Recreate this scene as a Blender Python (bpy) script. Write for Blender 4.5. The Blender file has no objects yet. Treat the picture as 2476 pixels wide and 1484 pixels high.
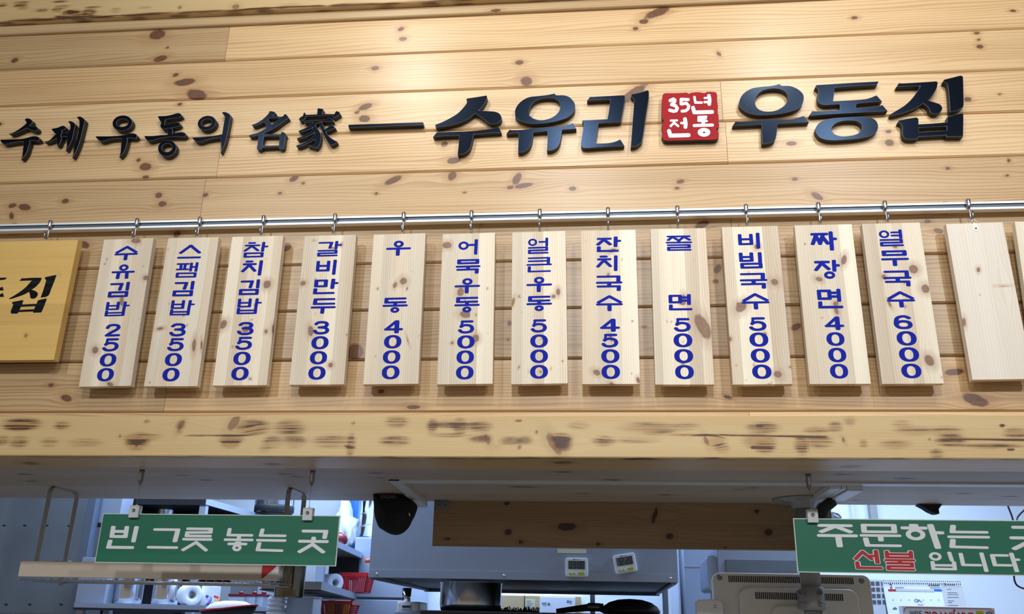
import bpy, bmesh, math, random
import numpy as np
from mathutils import Vector, Matrix

# ------------------------------------------------------------------ camera, world, lights, exposure
SC = bpy.context.scene
COL = SC.collection
R = math.radians
CZ = 1.55                                   # camera height
FPX = 2150.0                                # focal length in pixels of the 2476 wide frame

def cam_rows(p, y, r):
    cy, sy, cp, sp, cr, sr = math.cos(y), math.sin(y), math.cos(p), math.sin(p), math.cos(r), math.sin(r)
    f = np.array([sy*cp, cy*cp, sp]); rt = np.array([cy, -sy, 0.0]); up = np.cross(rt, f)
    return np.array([cr*rt + sr*up, -sr*rt + cr*up, f])
CM = cam_rows(R(19.767), R(-5.836), R(1.247))
cam = bpy.data.cameras.new('camera'); cam.sensor_fit = 'HORIZONTAL'; cam.sensor_width = 36.0
cam.lens = FPX/2476*36.0; cam.clip_start = 0.05; cam.clip_end = 60
cam_o = bpy.data.objects.new('camera', cam); COL.objects.link(cam_o)
m4 = Matrix.Identity(4)
for i in range(3):
    m4[i][0] = CM[0][i]; m4[i][1] = CM[1][i]; m4[i][2] = -CM[2][i]
m4[2][3] = CZ
cam_o.matrix_world = m4
SC.camera = cam_o

SC.view_settings.view_transform = 'Standard'
SC.view_settings.look = 'None'
SC.view_settings.gamma = 1.0
SC.view_settings.use_curve_mapping = False
SC.view_settings.exposure = 0.0

wd = bpy.data.worlds.new('room_ambient'); SC.world = wd; wd.use_nodes = True
wd.node_tree.nodes['Background'].inputs[0].default_value = (1.0, 0.93, 0.84, 1)
wd.node_tree.nodes['Background'].inputs[1].default_value = 0.26

def area(name, loc, target, size, power, color, shape='DISK', size_y=None, spread=180):
    d = bpy.data.lights.new(name, 'AREA'); d.shape = shape; d.size = size
    if size_y: d.size_y = size_y
    d.energy = power; d.color = color; d.spread = R(spread)
    o = bpy.data.objects.new(name, d); COL.objects.link(o)
    o.location = loc
    o.rotation_euler = (Vector(target) - Vector(loc)).to_track_quat('-Z', 'Y').to_euler()
    return o
WARM = (1.0, 0.96, 0.89)
COOL = (0.90, 0.95, 1.0)
# ceiling spot lamps of the dining side, aimed at the plank wall
for lx, ly, tx_, tz_, pw, c in ((-0.92, 1.15, -0.42, 3.12, 3.3, WARM), (0.85, 1.10, 0.80, 3.12, 2.8, WARM), (-0.13, 0.42, -0.1, 2.7, 4.4, COOL), (1.31, 0.40, 1.1, 2.7, 4.2, COOL), (-1.95, 0.45, -1.5, 2.5, 1.2, COOL)):
    area('ceiling_lamp', (lx, ly, 4.19), (tx_, 2.5, tz_), 0.10, pw, c, spread=100)
# the rest of the dining room's lamps, behind the photographer
for lx, pw in ((-2.4, 19), (0.0, 25), (2.4, 22)):
    area('room_lamp', (lx, -2.0, 4.10), (lx*0.5, 2.5, 2.3), 0.16, pw, (0.93, 0.97, 1.0), spread=120)
# unseen fill added over the serving side to light the hood's front
area('kitchen_lamp_or_fill', (-0.75, 3.50, 2.80), (-0.5, 3.9, 1.9), 1.0, 8, (0.50, 0.69, 1.0), 'RECTANGLE', 0.12)
# unseen fill strip added behind the hood to brighten the far wall
area('kitchen_lamp_or_fill', (0.1, 5.42, 2.80), (0.1, 5.75, 1.5), 1.4, 16, (0.62, 0.78, 1.0), 'RECTANGLE', 0.10)
# fluorescent panels over the kitchen
for lx, ly, pw in ((-1.6, 4.5, 40), (1.55, 3.75, 46), (1.5, 4.9, 34), (-0.7, 5.3, 34), (-1.9, 3.62, 26)):
    area('kitchen_lamp_or_fill', (lx, ly, 2.84), (lx, ly, 0), 1.2, pw, (0.50, 0.69, 1.0), 'RECTANGLE', 0.3)

# ------------------------------------------------------------------ pixel of the photograph -> point at depth Y / height Z
def W(px, py, Y):
    d = CM.T @ np.array([(px-1238)/FPX, -(py-742)/FPX, 1.0]); t = Y/d[1]
    return Vector((d[0]*t, Y, CZ + d[2]*t))
def WZ(px, py, Z):
    d = CM.T @ np.array([(px-1238)/FPX, -(py-742)/FPX, 1.0]); t = (Z-CZ)/d[2]
    return Vector((d[0]*t, d[1]*t, Z))

# ------------------------------------------------------------------ object helpers
def tag(o, label=None, cat=None, group=None, kind=None):
    if label: o['label'] = label
    if cat: o['category'] = cat
    if group: o['group'] = group
    if kind: o['kind'] = kind
    return o
def empty(name, loc, label, cat, group=None, rot=(0, 0, 0)):
    o = bpy.data.objects.new(name, None); COL.objects.link(o)
    o.empty_display_size = 0.05; o.location = loc; o.rotation_euler = rot
    return tag(o, label, cat, group)
def link(name, me, mats, parent=None, loc=None, rot=None, smooth=False):
    if not isinstance(mats, (list, tuple)): mats = [mats]
    if not me.materials:
        for m in mats: me.materials.append(m)
    if smooth:
        for p in me.polygons: p.use_smooth = True
    o = bpy.data.objects.new(name, me); COL.objects.link(o)
    if loc is not None: o.location = loc
    if rot is not None: o.rotation_euler = rot
    if parent is not None:
        o.parent = parent
    return o

class MB:
    """collects shapes and links them as ONE mesh object"""
    def __init__(s): s.bm = bmesh.new()
    def box(s, lo, hi, bev=0.0, mi=0):
        lo = Vector(lo); hi = Vector(hi)
        r = bmesh.ops.create_cube(s.bm, size=1.0)
        vs = r['verts']
        c = (lo+hi)/2; d = hi-lo
        for v in vs: v.co = Vector((v.co.x*d.x, v.co.y*d.y, v.co.z*d.z)) + c
        fs = {f for v in vs for f in v.link_faces}
        for f in fs: f.material_index = mi
        if bev > 0:
            es = list({e for v in vs for e in v.link_edges})
            r = bmesh.ops.bevel(s.bm, geom=es, offset=bev, segments=2, affect='EDGES', profile=0.6)
            for f in r['faces']: f.material_index = mi
        return s
    def obox(s, a, b, w, h, mi=0, up=Vector((0, 0, 1))):
        """box bar from a to b, w across, h along up"""
        a = Vector(a); b = Vector(b); t = (b-a).normalized()
        sd = t.cross(up)
        if sd.length < 1e-5: sd = Vector((1, 0, 0))
        sd.normalize(); u = sd.cross(t).normalized()
        q = []
        for p in (a, b):
            q.append([s.bm.verts.new(p + sd*i*w/2 + u*j*h/2) for i, j in ((-1, -1), (1, -1), (1, 1), (-1, 1))])
        fs = [q[0][::-1], q[1]] + [[q[0][i], q[0][(i+1) % 4], q[1][(i+1) % 4], q[1][i]] for i in range(4)]
        for f in fs: s.bm.faces.new(f).material_index = mi
        return s
    def tube(s, pts, r, n=10, mi=0, caps=True):
        pts = [Vector(p) for p in pts]; rings = []
        rr = r if isinstance(r, (list, tuple)) else [r]*len(pts)
        prev = None
        for i, p in enumerate(pts):
            t = (pts[min(i+1, len(pts)-1)] - pts[max(i-1, 0)]).normalized()
            if prev is None:
                a = Vector((0, 0, 1)) if abs(t.z) < 0.9 else Vector((1, 0, 0))
                u = t.cross(a).normalized()
            else:
                u = (prev - t*prev.dot(t)).normalized()
            prev = u; w = t.cross(u)
            rings.append([s.bm.verts.new(p + (u*math.cos(2*math.pi*k/n) + w*math.sin(2*math.pi*k/n))*rr[i]) for k in range(n)])
        for a, b in zip(rings, rings[1:]):
            for k in range(n):
                f = s.bm.faces.new((a[k], a[(k+1) % n], b[(k+1) % n], b[k])); f.material_index = mi; f.smooth = True
        if caps:
            s.bm.faces.new(rings[0][::-1]).material_index = mi; s.bm.faces.new(rings[-1]).material_index = mi
        return s
    def cyl(s, a, b, r, n=24, mi=0): return s.tube([a, b], r, n, mi)
    def lathe(s, prof, c, axis='Z', n=40, mi=0, sx=1.0, sy=1.0, caps=True):
        """prof: list of (r, h) along axis"""
        c = Vector(c); rings = []
        for r, h in prof:
            ring = []
            for k in range(n):
                a = 2*math.pi*k/n; x, y = r*math.cos(a)*sx, r*math.sin(a)*sy
                if axis == 'Z': p = Vector((x, y, h))
                elif axis == 'Y': p = Vector((x, h, y))
                else: p = Vector((h, x, y))
                ring.append(s.bm.verts.new(c+p))
            rings.append(ring)
        for a, b in zip(rings, rings[1:]):
            for k in range(n):
                f = s.bm.faces.new((a[k], a[(k+1) % n], b[(k+1) % n], b[k])); f.material_index = mi; f.smooth = True
        if caps and prof[0][0] > 1e-4: s.bm.faces.new(rings[0][::-1]).material_index = mi
        if caps and prof[-1][0] > 1e-4: s.bm.faces.new(rings[-1]).material_index = mi
        return s
    def prism(s, poly, y0, y1, mi=0):
        """polygon [(x, z)] extruded from y0 (front) to y1"""
        a = [s.bm.verts.new((x, y0, z)) for x, z in poly]; b = [s.bm.verts.new((x, y1, z)) for x, z in poly]
        n = len(poly)
        s.bm.faces.new(a).material_index = mi; s.bm.faces.new(b[::-1]).material_index = mi
        for k in range(n): s.bm.faces.new((a[k], b[k], b[(k+1) % n], a[(k+1) % n])).material_index = mi
        return s
    def build(s, name, mats, parent=None, loc=None, rot=None, fix=True):
        if fix:
            bmesh.ops.remove_doubles(s.bm, verts=s.bm.verts, dist=1e-7)
            bmesh.ops.recalc_face_normals(s.bm, faces=s.bm.faces)
        me = bpy.data.meshes.new(name); s.bm.to_mesh(me); s.bm.free()
        return link(name, me, mats, parent, loc, rot)

def shade_auto(o, ang=40):
    for p in o.data.polygons: p.use_smooth = True
    bm = bmesh.new(); bm.from_mesh(o.data)
    for e in bm.edges:
        if len(e.link_faces) == 2 and e.calc_face_angle(0) > R(ang): e.smooth = False
    bm.to_mesh(o.data); bm.free()
    return o

# ------------------------------------------------------------------ materials
def nt(name):
    m = bpy.data.materials.new(name); m.use_nodes = True
    t = m.node_tree; b = t.nodes['Principled BSDF']
    return m, t, b
def node(t, kind, **kw):
    n = t.nodes.new(kind)
    for k, v in kw.items(): setattr(n, k, v)
    return n
def math_n(t, op, a, b=None, c=None, clamp=False):
    n = t.nodes.new('ShaderNodeMath'); n.operation = op; n.use_clamp = clamp
    for i, x in enumerate((a, b, c)):
        if x is None: continue
        if isinstance(x, (int, float)): n.inputs[i].default_value = x
        else: t.links.new(x, n.inputs[i])
    return n.outputs[0]
def mixc(t, f, a, b, mode='MIX'):
    n = t.nodes.new('ShaderNodeMix'); n.data_type = 'RGBA'; n.blend_type = mode
    for s, x in ((n.inputs[0], f), (n.inputs[6], a), (n.inputs[7], b)):
        if isinstance(x, (int, float)): s.default_value = x
        elif isinstance(x, (tuple, list)): s.default_value = (*x[:3], 1)
        else: t.links.new(x, s)
    return n.outputs[2]
def ramp(t, f, stops):
    n = t.nodes.new('ShaderNodeValToRGB'); t.links.new(f, n.inputs[0])
    e = n.color_ramp.elements
    while len(e) < len(stops): e.new(0.5)
    for i, (p, v) in enumerate(stops):
        e[i].position = p; e[i].color = (v, v, v, 1) if isinstance(v, (int, float)) else (*v[:3], 1)
    return n.outputs[0]
def srgb(r, g, b):
    f = lambda c: ((c/255+0.055)/1.055)**2.4 if c/255 > 0.04045 else c/255/12.92
    return (f(r), f(g), f(b))

def plain(name, col, rough=0.5, metal=0.0, spec=0.5, var=0.06, scale=30.0, bump=0.0, trans=0.0, coat=0.0, alpha=None):
    """one colour with a little procedural unevenness"""
    m, t, b = nt(name)
    tc = node(t, 'ShaderNodeTexCoord')
    nz = node(t, 'ShaderNodeTexNoise'); nz.inputs['Scale'].default_value = scale; nz.inputs['Detail'].default_value = 3
    t.links.new(tc.outputs['Object'], nz.inputs['Vector'])
    c = mixc(t, nz.outputs[0], tuple(x*(1-var) for x in col), tuple(min(1, x*(1+var)) for x in col))
    t.links.new(c, b.inputs['Base Color'])
    b.inputs['Roughness'].default_value = rough; b.inputs['Metallic'].default_value = metal
    b.inputs['Specular IOR Level'].default_value = spec
    b.inputs['Transmission Weight'].default_value = trans
    b.inputs['Coat Weight'].default_value = coat
    if alpha is not None: b.inputs['Alpha'].default_value = alpha
    if bump:
        bp = node(t, 'ShaderNodeBump'); bp.inputs['Strength'].default_value = bump; bp.inputs['Distance'].default_value = 0.002
        t.links.new(nz.outputs[0], bp.inputs['Height']); t.links.new(bp.outputs[0], b.inputs['Normal'])
    return m
def brushed(name, col, rough=0.32, metal=1.0, axis='X', streak=0.12):
    m, t, b = nt(name)
    tc = node(t, 'ShaderNodeTexCoord'); mp = node(t, 'ShaderNodeMapping')
    mp.inputs['Scale'].default_value = (3, 3, 260) if axis == 'X' else (260, 260, 3)
    nz = node(t, 'ShaderNodeTexNoise'); nz.inputs['Scale'].default_value = 1.0; nz.inputs['Detail'].default_value = 2
    t.links.new(tc.outputs['Object'], mp.inputs[0]); t.links.new(mp.outputs[0], nz.inputs['Vector'])
    big = node(t, 'ShaderNodeTexNoise'); big.inputs['Scale'].default_value = 2.5
    t.links.new(tc.outputs['Object'], big.inputs['Vector'])
    c = mixc(t, nz.outputs[0], tuple(x*(1-streak) for x in col), tuple(min(1, x*(1+streak)) for x in col))
    t.links.new(c, b.inputs['Base Color']); b.inputs['Metallic'].default_value = metal
    t.links.new(math_n(t, 'MULTIPLY_ADD', big.outputs[0], 0.18, rough-0.09), b.inputs['Roughness'])
    return m

def wood(name, light, mid, line, knot, freq=85.0, wav=5.0, contrast=0.55, tone=0.22, rough=0.42, fine=0.16, burn=None, halo=None, coat=0.0):
    """procedural softwood driven by the grain fields stored on the plank meshes"""
    m, t, b = nt(name)
    def at(n):
        x = node(t, 'ShaderNodeAttribute'); x.attribute_name = n; return x.outputs['Fac']
    g, l, kd, pid = at('grain_across'), at('grain_along'), at('knot_field'), at('plank_tone')
    def vec(x, y, z):
        c = node(t, 'ShaderNodeCombineXYZ')
        for i, q in enumerate((x, y, z)):
            if isinstance(q, (int, float)): c.inputs[i].default_value = q
            else: t.links.new(q, c.inputs[i])
        return c.outputs[0]
    def noise(v, detail=2, rg=0.5):
        n = node(t, 'ShaderNodeTexNoise'); n.inputs['Scale'].default_value = 1.0; n.inputs['Detail'].default_value = detail
        n.inputs['Roughness'].default_value = rg
        t.links.new(v, n.inputs['Vector']); return n.outputs[0]
    def v_across(): return at('across')
    M = lambda op, a, b=None, c=None, clamp=False: math_n(t, op, a, b, c, clamp)
    n1 = noise(vec(M('MULTIPLY', l, 1.1), M('MULTIPLY', g, 11.0), M('MULTIPLY', pid, 37.0)), 1.5)
    n2 = noise(vec(M('MULTIPLY', l, 5.0), M('MULTIPLY', g, 420.0), M('MULTIPLY', pid, 11.0)), 2)
    n3 = noise(vec(M('MULTIPLY', l, 0.8), M('MULTIPLY', g, 16.0), M('MULTIPLY', pid, 71.0)), 2)
    n4 = noise(vec(M('MULTIPLY', l, 14.0), M('MULTIPLY', g, 30.0), M('MULTIPLY', pid, 5.0)), 2)
    rv = M('ADD', M('MULTIPLY', g, freq), M('MULTIPLY_ADD', n1, wav, M('MULTIPLY', pid, 13.0)))
    fr = M('FRACT', rv)
    ln = ramp(t, fr, ((0.0, 0.0), (0.45, 0.12), (0.86, 1.0), (0.93, 0.85), (1.0, 0.0)))
    amount = M('MULTIPLY', ramp(t, n3, ((0.30, 0.25), (0.70, 1.0))), contrast)
    c = mixc(t, M('MULTIPLY_ADD', ramp(t, n3, ((0.3, 0.0), (0.7, 1.0))), 0.55, M('MULTIPLY', M('FRACT', M('MULTIPLY', pid, 3.77)), 0.45)), light, mid)
    c = mixc(t, M('MULTIPLY', ln, amount), c, line)
    v = M('ADD', M('MULTIPLY_ADD', M('FRACT', M('MULTIPLY', pid, 7.31)), tone, 1.0-tone*0.62), M('MULTIPLY_ADD', n2, fine, -fine*0.5))
    gr = node(t, 'ShaderNodeCombineColor')
    for i in range(3): t.links.new(v, gr.inputs[i])
    c = mixc(t, 1.0, c, gr.outputs[0], 'MULTIPLY')
    # knots: halo, body with faint rings, ragged dark rim
    n7 = noise(vec(M('MULTIPLY', l, 55.0), M('MULTIPLY', g, 8.0), M('MULTIPLY', v_across(), 55.0)), 3, 0.6)
    ke = M('ADD', kd, M('ADD', M('MULTIPLY_ADD', n4, 0.5, -0.25), M('MULTIPLY_ADD', n7, 0.5, -0.25)))
    if halo is None: halo = tuple(x*0.8 for x in mid)
    c = mixc(t, M('MULTIPLY', ramp(t, M('MULTIPLY', ke, 0.33), ((0.30, 1.0), (0.85, 0.0))), 0.60), c, halo)
    kr = M('FRACT', M('MULTIPLY', ke, 3.3))
    kc = mixc(t, M('MULTIPLY', kr, 0.36), knot, tuple(min(1, x*1.9) for x in knot))
    kc = mixc(t, ramp(t, n7, ((0.35, 0.0), (0.7, 0.6))), kc, tuple(x*0.62 for x in knot))
    kc = mixc(t, ramp(t, ke, ((0.62, 0.0), (0.95, 0.6))), kc, tuple(x*0.5 for x in knot))
    c = mixc(t, ramp(t, M('MULTIPLY', ke, 0.5), ((0.40, 0.95), (0.54, 0.0))), c, kc)
    if burn:
        bu = at('scorch')
        n5 = noise(vec(M('MULTIPLY', l, 4.0), M('MULTIPLY', g, 190.0), 3.7), 1)
        n6 = noise(vec(M('MULTIPLY', l, 30.0), M('MULTIPLY', g, 40.0), 9.1), 2)
        st = ramp(t, n5, ((0.46, 0.0), (0.58, 1.0)))
        rag = M('MULTIPLY_ADD', n6, 0.9, -0.45)
        bq = M('ADD', bu, M('MULTIPLY', rag, ramp(t, bu, ((0.05, 0.0), (0.4, 1.0)))))
        s2 = M('ADD', M('MULTIPLY', M('MULTIPLY', bq, st), 1.35), M('MULTIPLY', M('SUBTRACT', bq, 0.90), 0.55, None, True), None, True)
        s2 = M('MULTIPLY', s2, 0.92)
        c = mixc(t, M('MULTIPLY', ramp(t, bu, ((0.01, 0.0), (0.6, 1.0))), 0.60), c, srgb(164, 116, 62))
        c = mixc(t, s2, c, burn)
    t.links.new(c, b.inputs['Base Color'])
    t.links.new(M('MULTIPLY_ADD', n2, 0.12, rough-0.06), b.inputs['Roughness'])
    b.inputs['Coat Weight'].default_value = coat; b.inputs['Coat Roughness'].default_value = 0.25
    bp = node(t, 'ShaderNodeBump'); bp.inputs['Strength'].default_value = 0.12; bp.inputs['Distance'].default_value = 0.001
    t.links.new(n2, bp.inputs['Height']); t.links.new(bp.outputs[0], b.inputs['Normal'])
    return m

MAT = {}
MAT['wall'] = wood('varnished_pine', srgb(226, 194, 148), srgb(206, 168, 118), srgb(146, 104, 68), srgb(104, 68, 46), freq=88, wav=7, contrast=0.66, tone=0.46, rough=0.34, halo=srgb(178, 132, 88))
MAT['beam'] = wood('torched_pine_beam', srgb(218, 190, 140), srgb(204, 170, 114), srgb(190, 148, 92), srgb(150, 112, 78), freq=120, wav=5, contrast=0.30, tone=0.05, rough=0.40, burn=srgb(70, 40, 24))
MAT['board'] = wood('raw_cedar_board', srgb(248, 238, 216), srgb(224, 202, 174), srgb(182, 144, 112), srgb(140, 106, 84), freq=150, wav=3.5, contrast=0.42, tone=0.24, rough=0.6, fine=0.10, halo=srgb(186, 150, 124))
MAT['blank'] = wood('fresh_white_pine_board', srgb(248, 240, 226), srgb(240, 226, 208), srgb(214, 184, 158), srgb(150, 112, 92), freq=120, wav=3.0, contrast=0.35, tone=0.10, rough=0.55, fine=0.08, halo=srgb(206, 168, 140))
MAT['yellow'] = wood('oiled_yellow_pine', srgb(230, 190, 112), srgb(218, 176, 96), srgb(198, 152, 80), srgb(140, 112, 76), freq=55, wav=2.0, contrast=0.22, tone=0.16, rough=0.45, fine=0.08)
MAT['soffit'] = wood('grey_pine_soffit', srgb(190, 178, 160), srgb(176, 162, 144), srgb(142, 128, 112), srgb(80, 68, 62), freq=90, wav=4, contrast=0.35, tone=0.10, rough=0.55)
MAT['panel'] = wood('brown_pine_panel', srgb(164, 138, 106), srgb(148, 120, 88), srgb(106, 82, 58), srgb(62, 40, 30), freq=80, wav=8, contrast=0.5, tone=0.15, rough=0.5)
MAT['trayfront'] = wood('pale_grooved_pine', srgb(218, 206, 190), srgb(208, 194, 176), srgb(168, 152, 134), srgb(120, 90, 70), freq=260, wav=1.5, contrast=0.5, tone=0.05, rough=0.55)
MAT['black_face'] = plain('black_letter_face', (0.0035, 0.0045, 0.0075), rough=0.23, spec=0.20, var=0.15, scale=60)
MAT['black_face'].node_tree.nodes['Principled BSDF'].inputs['Specular Tint'].default_value = (0.32, 0.55, 1.0, 1)
MAT['black_edge'] = plain('black_letter_edge', (0.012, 0.012, 0.014), rough=0.55, var=0.2, scale=60)
MAT['white_line'] = plain('pale_bevel', (0.30, 0.30, 0.33), rough=0.5)  # pale line along the bevelled front rims of the letters
MAT['seal_red'] = plain('seal_red_face', srgb(162, 30, 36), rough=0.6, spec=0.15, var=0.05)
MAT['vinyl_white'] = plain('white_vinyl', srgb(236, 238, 244), rough=0.5, var=0.02)
MAT['vinyl_blue'] = plain('blue_vinyl', srgb(26, 40, 158), rough=0.7, spec=0.08, var=0.04)
MAT['vinyl_red'] = plain('red_vinyl', srgb(186, 32, 42), rough=0.45, var=0.04)
MAT['vinyl_black'] = plain('black_lettering', (0.012, 0.012, 0.016), rough=0.5, var=0.3, scale=120)
MAT['green'] = plain('green_sign_face', srgb(26, 110, 84), rough=0.5, var=0.04)
MAT['sign_edge'] = plain('white_foam_board', srgb(220, 226, 220), rough=0.6)
MAT['chrome'] = brushed('satin_aluminium', (0.90, 0.93, 0.98), rough=0.42, metal=0.55, axis='X', streak=0.04)
MAT['groove'] = plain('shaded_rail_groove', (0.10, 0.13, 0.175), rough=0.4, metal=0.2)  # shade of the recess put into the groove's colour
MAT['hook'] = brushed('chrome_hook', (0.40, 0.42, 0.46), rough=0.30, axis='Z', streak=0.05)
MAT['wire'] = plain('steel_wire', (0.55, 0.55, 0.57), rough=0.32, metal=1.0)
MAT['brass'] = plain('pale_brass', (0.80, 0.74, 0.50), rough=0.35, metal=0.8)
MAT['steel'] = brushed('stainless_steel', (0.62, 0.64, 0.68), rough=0.36, axis='X', streak=0.08)
MAT['steel_v'] = brushed('polished_steel', (0.72, 0.73, 0.76), rough=0.16, axis='Z', streak=0.10)
MAT['steel_dark'] = plain('grey_steel_panel', (0.165, 0.19, 0.215), rough=0.45, metal=0.2, var=0.25, scale=5)
MAT['black'] = plain('black_soot_and_shade', (0.010, 0.010, 0.011), rough=0.6, var=0.2)  # shared black; also paints the shade in the kitchen shelves
MAT['black_cloth'] = plain('black_fabric', (0.005, 0.006, 0.008), rough=0.85, var=0.25, scale=40, bump=0.3)
MAT['grey_print'] = plain('grey_print', (0.10, 0.10, 0.11), rough=0.7)
MAT['white_metal'] = plain('white_painted_metal', srgb(206, 210, 214), rough=0.4)
MAT['grey_metal'] = plain('grey_painted_metal', srgb(150, 152, 152), rough=0.45, metal=0.2)
MAT['white_plastic'] = plain('white_plastic', srgb(232, 236, 240), rough=0.35, var=0.02)
MAT['cream_plastic'] = plain('cream_plastic', srgb(222, 219, 214), rough=0.38, var=0.03)
MAT['wallpaint'] = plain('white_wall_panel', srgb(226, 232, 240), rough=0.55, var=0.03, scale=3)
MAT['paper'] = plain('white_paper', srgb(238, 240, 244), rough=0.8, var=0.02)
MAT['grey_paper'] = plain('grey_paper', srgb(202, 200, 198), rough=0.8, var=0.02)
MAT['ink'] = plain('dark_ink', (0.03, 0.03, 0.05), rough=0.8)
MAT['lcd'] = plain('grey_liquid_crystal', srgb(104, 110, 104), rough=0.25)
MAT['lime'] = plain('lime_button', srgb(178, 188, 58), rough=0.4)
MAT['red_plastic'] = plain('red_plastic', srgb(186, 26, 34), rough=0.4, var=0.05)
MAT['red_dark'] = plain('dark_red_plastic', srgb(120, 18, 32), rough=0.3, var=0.05)
MAT['blue_paint'] = plain('blue_plastic', srgb(44, 112, 190), rough=0.45)
MAT['bag'] = plain('white_plastic_bag', srgb(230, 236, 244), rough=0.35, var=0.05, scale=14, bump=0.8)
MAT['clear'] = plain('frosted_clear_plastic', srgb(205, 216, 232), rough=0.25, trans=0.35)
MAT['orange'] = plain('orange_plastic', srgb(214, 92, 34), rough=0.4)
MAT['yellow_plastic'] = plain('yellow_green_plastic', srgb(186, 190, 44), rough=0.4)
MAT['purple'] = plain('blue_purple_plastic', srgb(74, 70, 160), rough=0.4)
MAT['tan'] = plain('tan_cabinet', srgb(206, 178, 134), rough=0.5)
MAT['note'] = plain('yellow_note_paper', srgb(222, 216, 180), rough=0.8)
MAT['tin'] = plain('brown_reflective_tin', (0.20, 0.16, 0.11), rough=0.22, metal=0.9, var=0.6, scale=14)
MAT['floor'] = plain('grey_floor', (0.36, 0.30, 0.24), rough=0.5, var=0.15, scale=4)
MAT['ceil'] = plain('pale_ceiling', (0.26, 0.255, 0.25), rough=0.7)
MAT['light_steel'] = plain('pale_steel_sheet', srgb(158, 168, 186), rough=0.4, metal=0.25, var=0.06, scale=5)
MAT['mid_steel'] = plain('slate_steel', srgb(104, 116, 134), rough=0.4, metal=0.25, var=0.06, scale=5)
MAT['vent'] = plain('vent_slot_black', (0.012, 0.012, 0.012), rough=0.7)
MAT['screw'] = plain('dull_screw', (0.22, 0.22, 0.23), rough=0.4, metal=0.9)
MAT['wall_groove'] = MAT['wall']

# ------------------------------------------------------------------ planks: meshes that carry grain fields
class Wood:
    def __init__(s): s.v = []; s.f = []; s.g = []; s.l = []; s.k = []; s.p = []; s.b = []; s.a = []
    def block(s, l0, l1, a0, a1, thick, place, knots=(), pid=0.5, dl=0.008, da=0.005, ch0=(0.0, 0.0), ch1=(0.0, 0.0), burns=(), goff=0.0, depth_n=3):
        """along l0..l1, across a0..a1, depth 0 (front)..thick; place(l,a,d)->xyz; chN=(size across, depth) chamfers"""
        na = max(2, int((a1-a0)/da)); nl = max(2, int(round((l1-l0)/dl)))
        sec = [(a0, thick)]
        for i in range(1, depth_n): sec.append((a0, ch0[1] + (thick-ch0[1])*(1-i/depth_n)))
        if ch0[0] > 0: sec += [(a0, ch0[1]), (a0+ch0[0]*0.3, ch0[1]*0.45)]
        ai, aj = a0+ch0[0], a1-ch1[0]
        sec += [(ai + (aj-ai)*i/na, 0.0) for i in range(na+1)]
        if ch1[0] > 0: sec += [(a1, ch1[1])]
        for i in range(1, depth_n): sec.append((a1, ch1[1] + (thick-ch1[1])*i/depth_n))
        sec.append((a1, thick))
        sa = np.array([q[0] for q in sec]); sd = np.array([q[1] for q in sec])
        ls = np.linspace(l0, l1, nl+1)
        L, A = np.meshgrid(ls, sa, indexing='ij'); D = np.broadcast_to(sd, L.shape)
        # unrolled across coordinate so that the grain wraps round the edges
        U = A + np.where(A > (a0+a1)/2, D, -D)
        G = U.copy(); K = np.full(L.shape, 4.0); B = np.zeros(L.shape)
        for (kl, ka, rl, ra, an) in knots:
            dx, dy = L-kl, U-ka; c, sn = math.cos(an), math.sin(an)
            x = (dx*c+dy*sn)/rl; y = (-dx*sn+dy*c)/ra
            r2 = x*x+y*y
            K = np.minimum(K, np.sqrt(r2))
            rr = max(ra, min(rl, ra*1.4))
            q2 = (dx/(rr*2.6))**2 + (dy/(rr*1.15))**2
            G = G - dy*np.exp(-q2*0.35)/np.maximum(q2, 1.0)*0.9
        for (kl, ka, rl, ra, st) in burns:
            r2 = ((L-kl)/rl)**2 + ((U-ka)/ra)**2
            B = B + st*np.exp(-r2*r2*0.5)
        base = len(s.v); m = len(sec)
        for i in range(nl+1):
            for j in range(m): s.v.append(place(L[i, j], A[i, j], D[i, j]))
        s.g += (G.ravel()+goff).tolist(); s.l += L.ravel().tolist(); s.k += K.ravel().tolist(); s.b += B.ravel().tolist(); s.p += [pid]*L.size; s.a += U.ravel().tolist()
        ix = lambda i, j: base+i*m+j
        for i in range(nl):
            for j in range(m-1): s.f.append((ix(i, j), ix(i+1, j), ix(i+1, j+1), ix(i, j+1)))
            s.f.append((ix(i, m-1), ix(i+1, m-1), ix(i+1, 0), ix(i, 0)))
        s.f.append(tuple(ix(0, j) for j in range(m))); s.f.append(tuple(ix(nl, j) for j in range(m-1, -1, -1)))
        return s
    def build(s, name, mat, parent=None, loc=None, rot=None):
        me = bpy.data.meshes.new(name); me.from_pydata([tuple(v) for v in s.v], [], s.f)
        bm = bmesh.new(); bm.from_mesh(me); bmesh.ops.recalc_face_normals(bm, faces=bm.faces); bm.to_mesh(me); bm.free()
        for n, d in (('grain_across', s.g), ('grain_along', s.l), ('knot_field', s.k), ('plank_tone', s.p), ('scorch', s.b), ('across', s.a)):
            a = me.attributes.new(n, 'FLOAT', 'POINT'); a.data.foreach_set('value', np.array(d, dtype=np.float32))
        return link(name, me, mat, parent, loc, rot)

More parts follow.
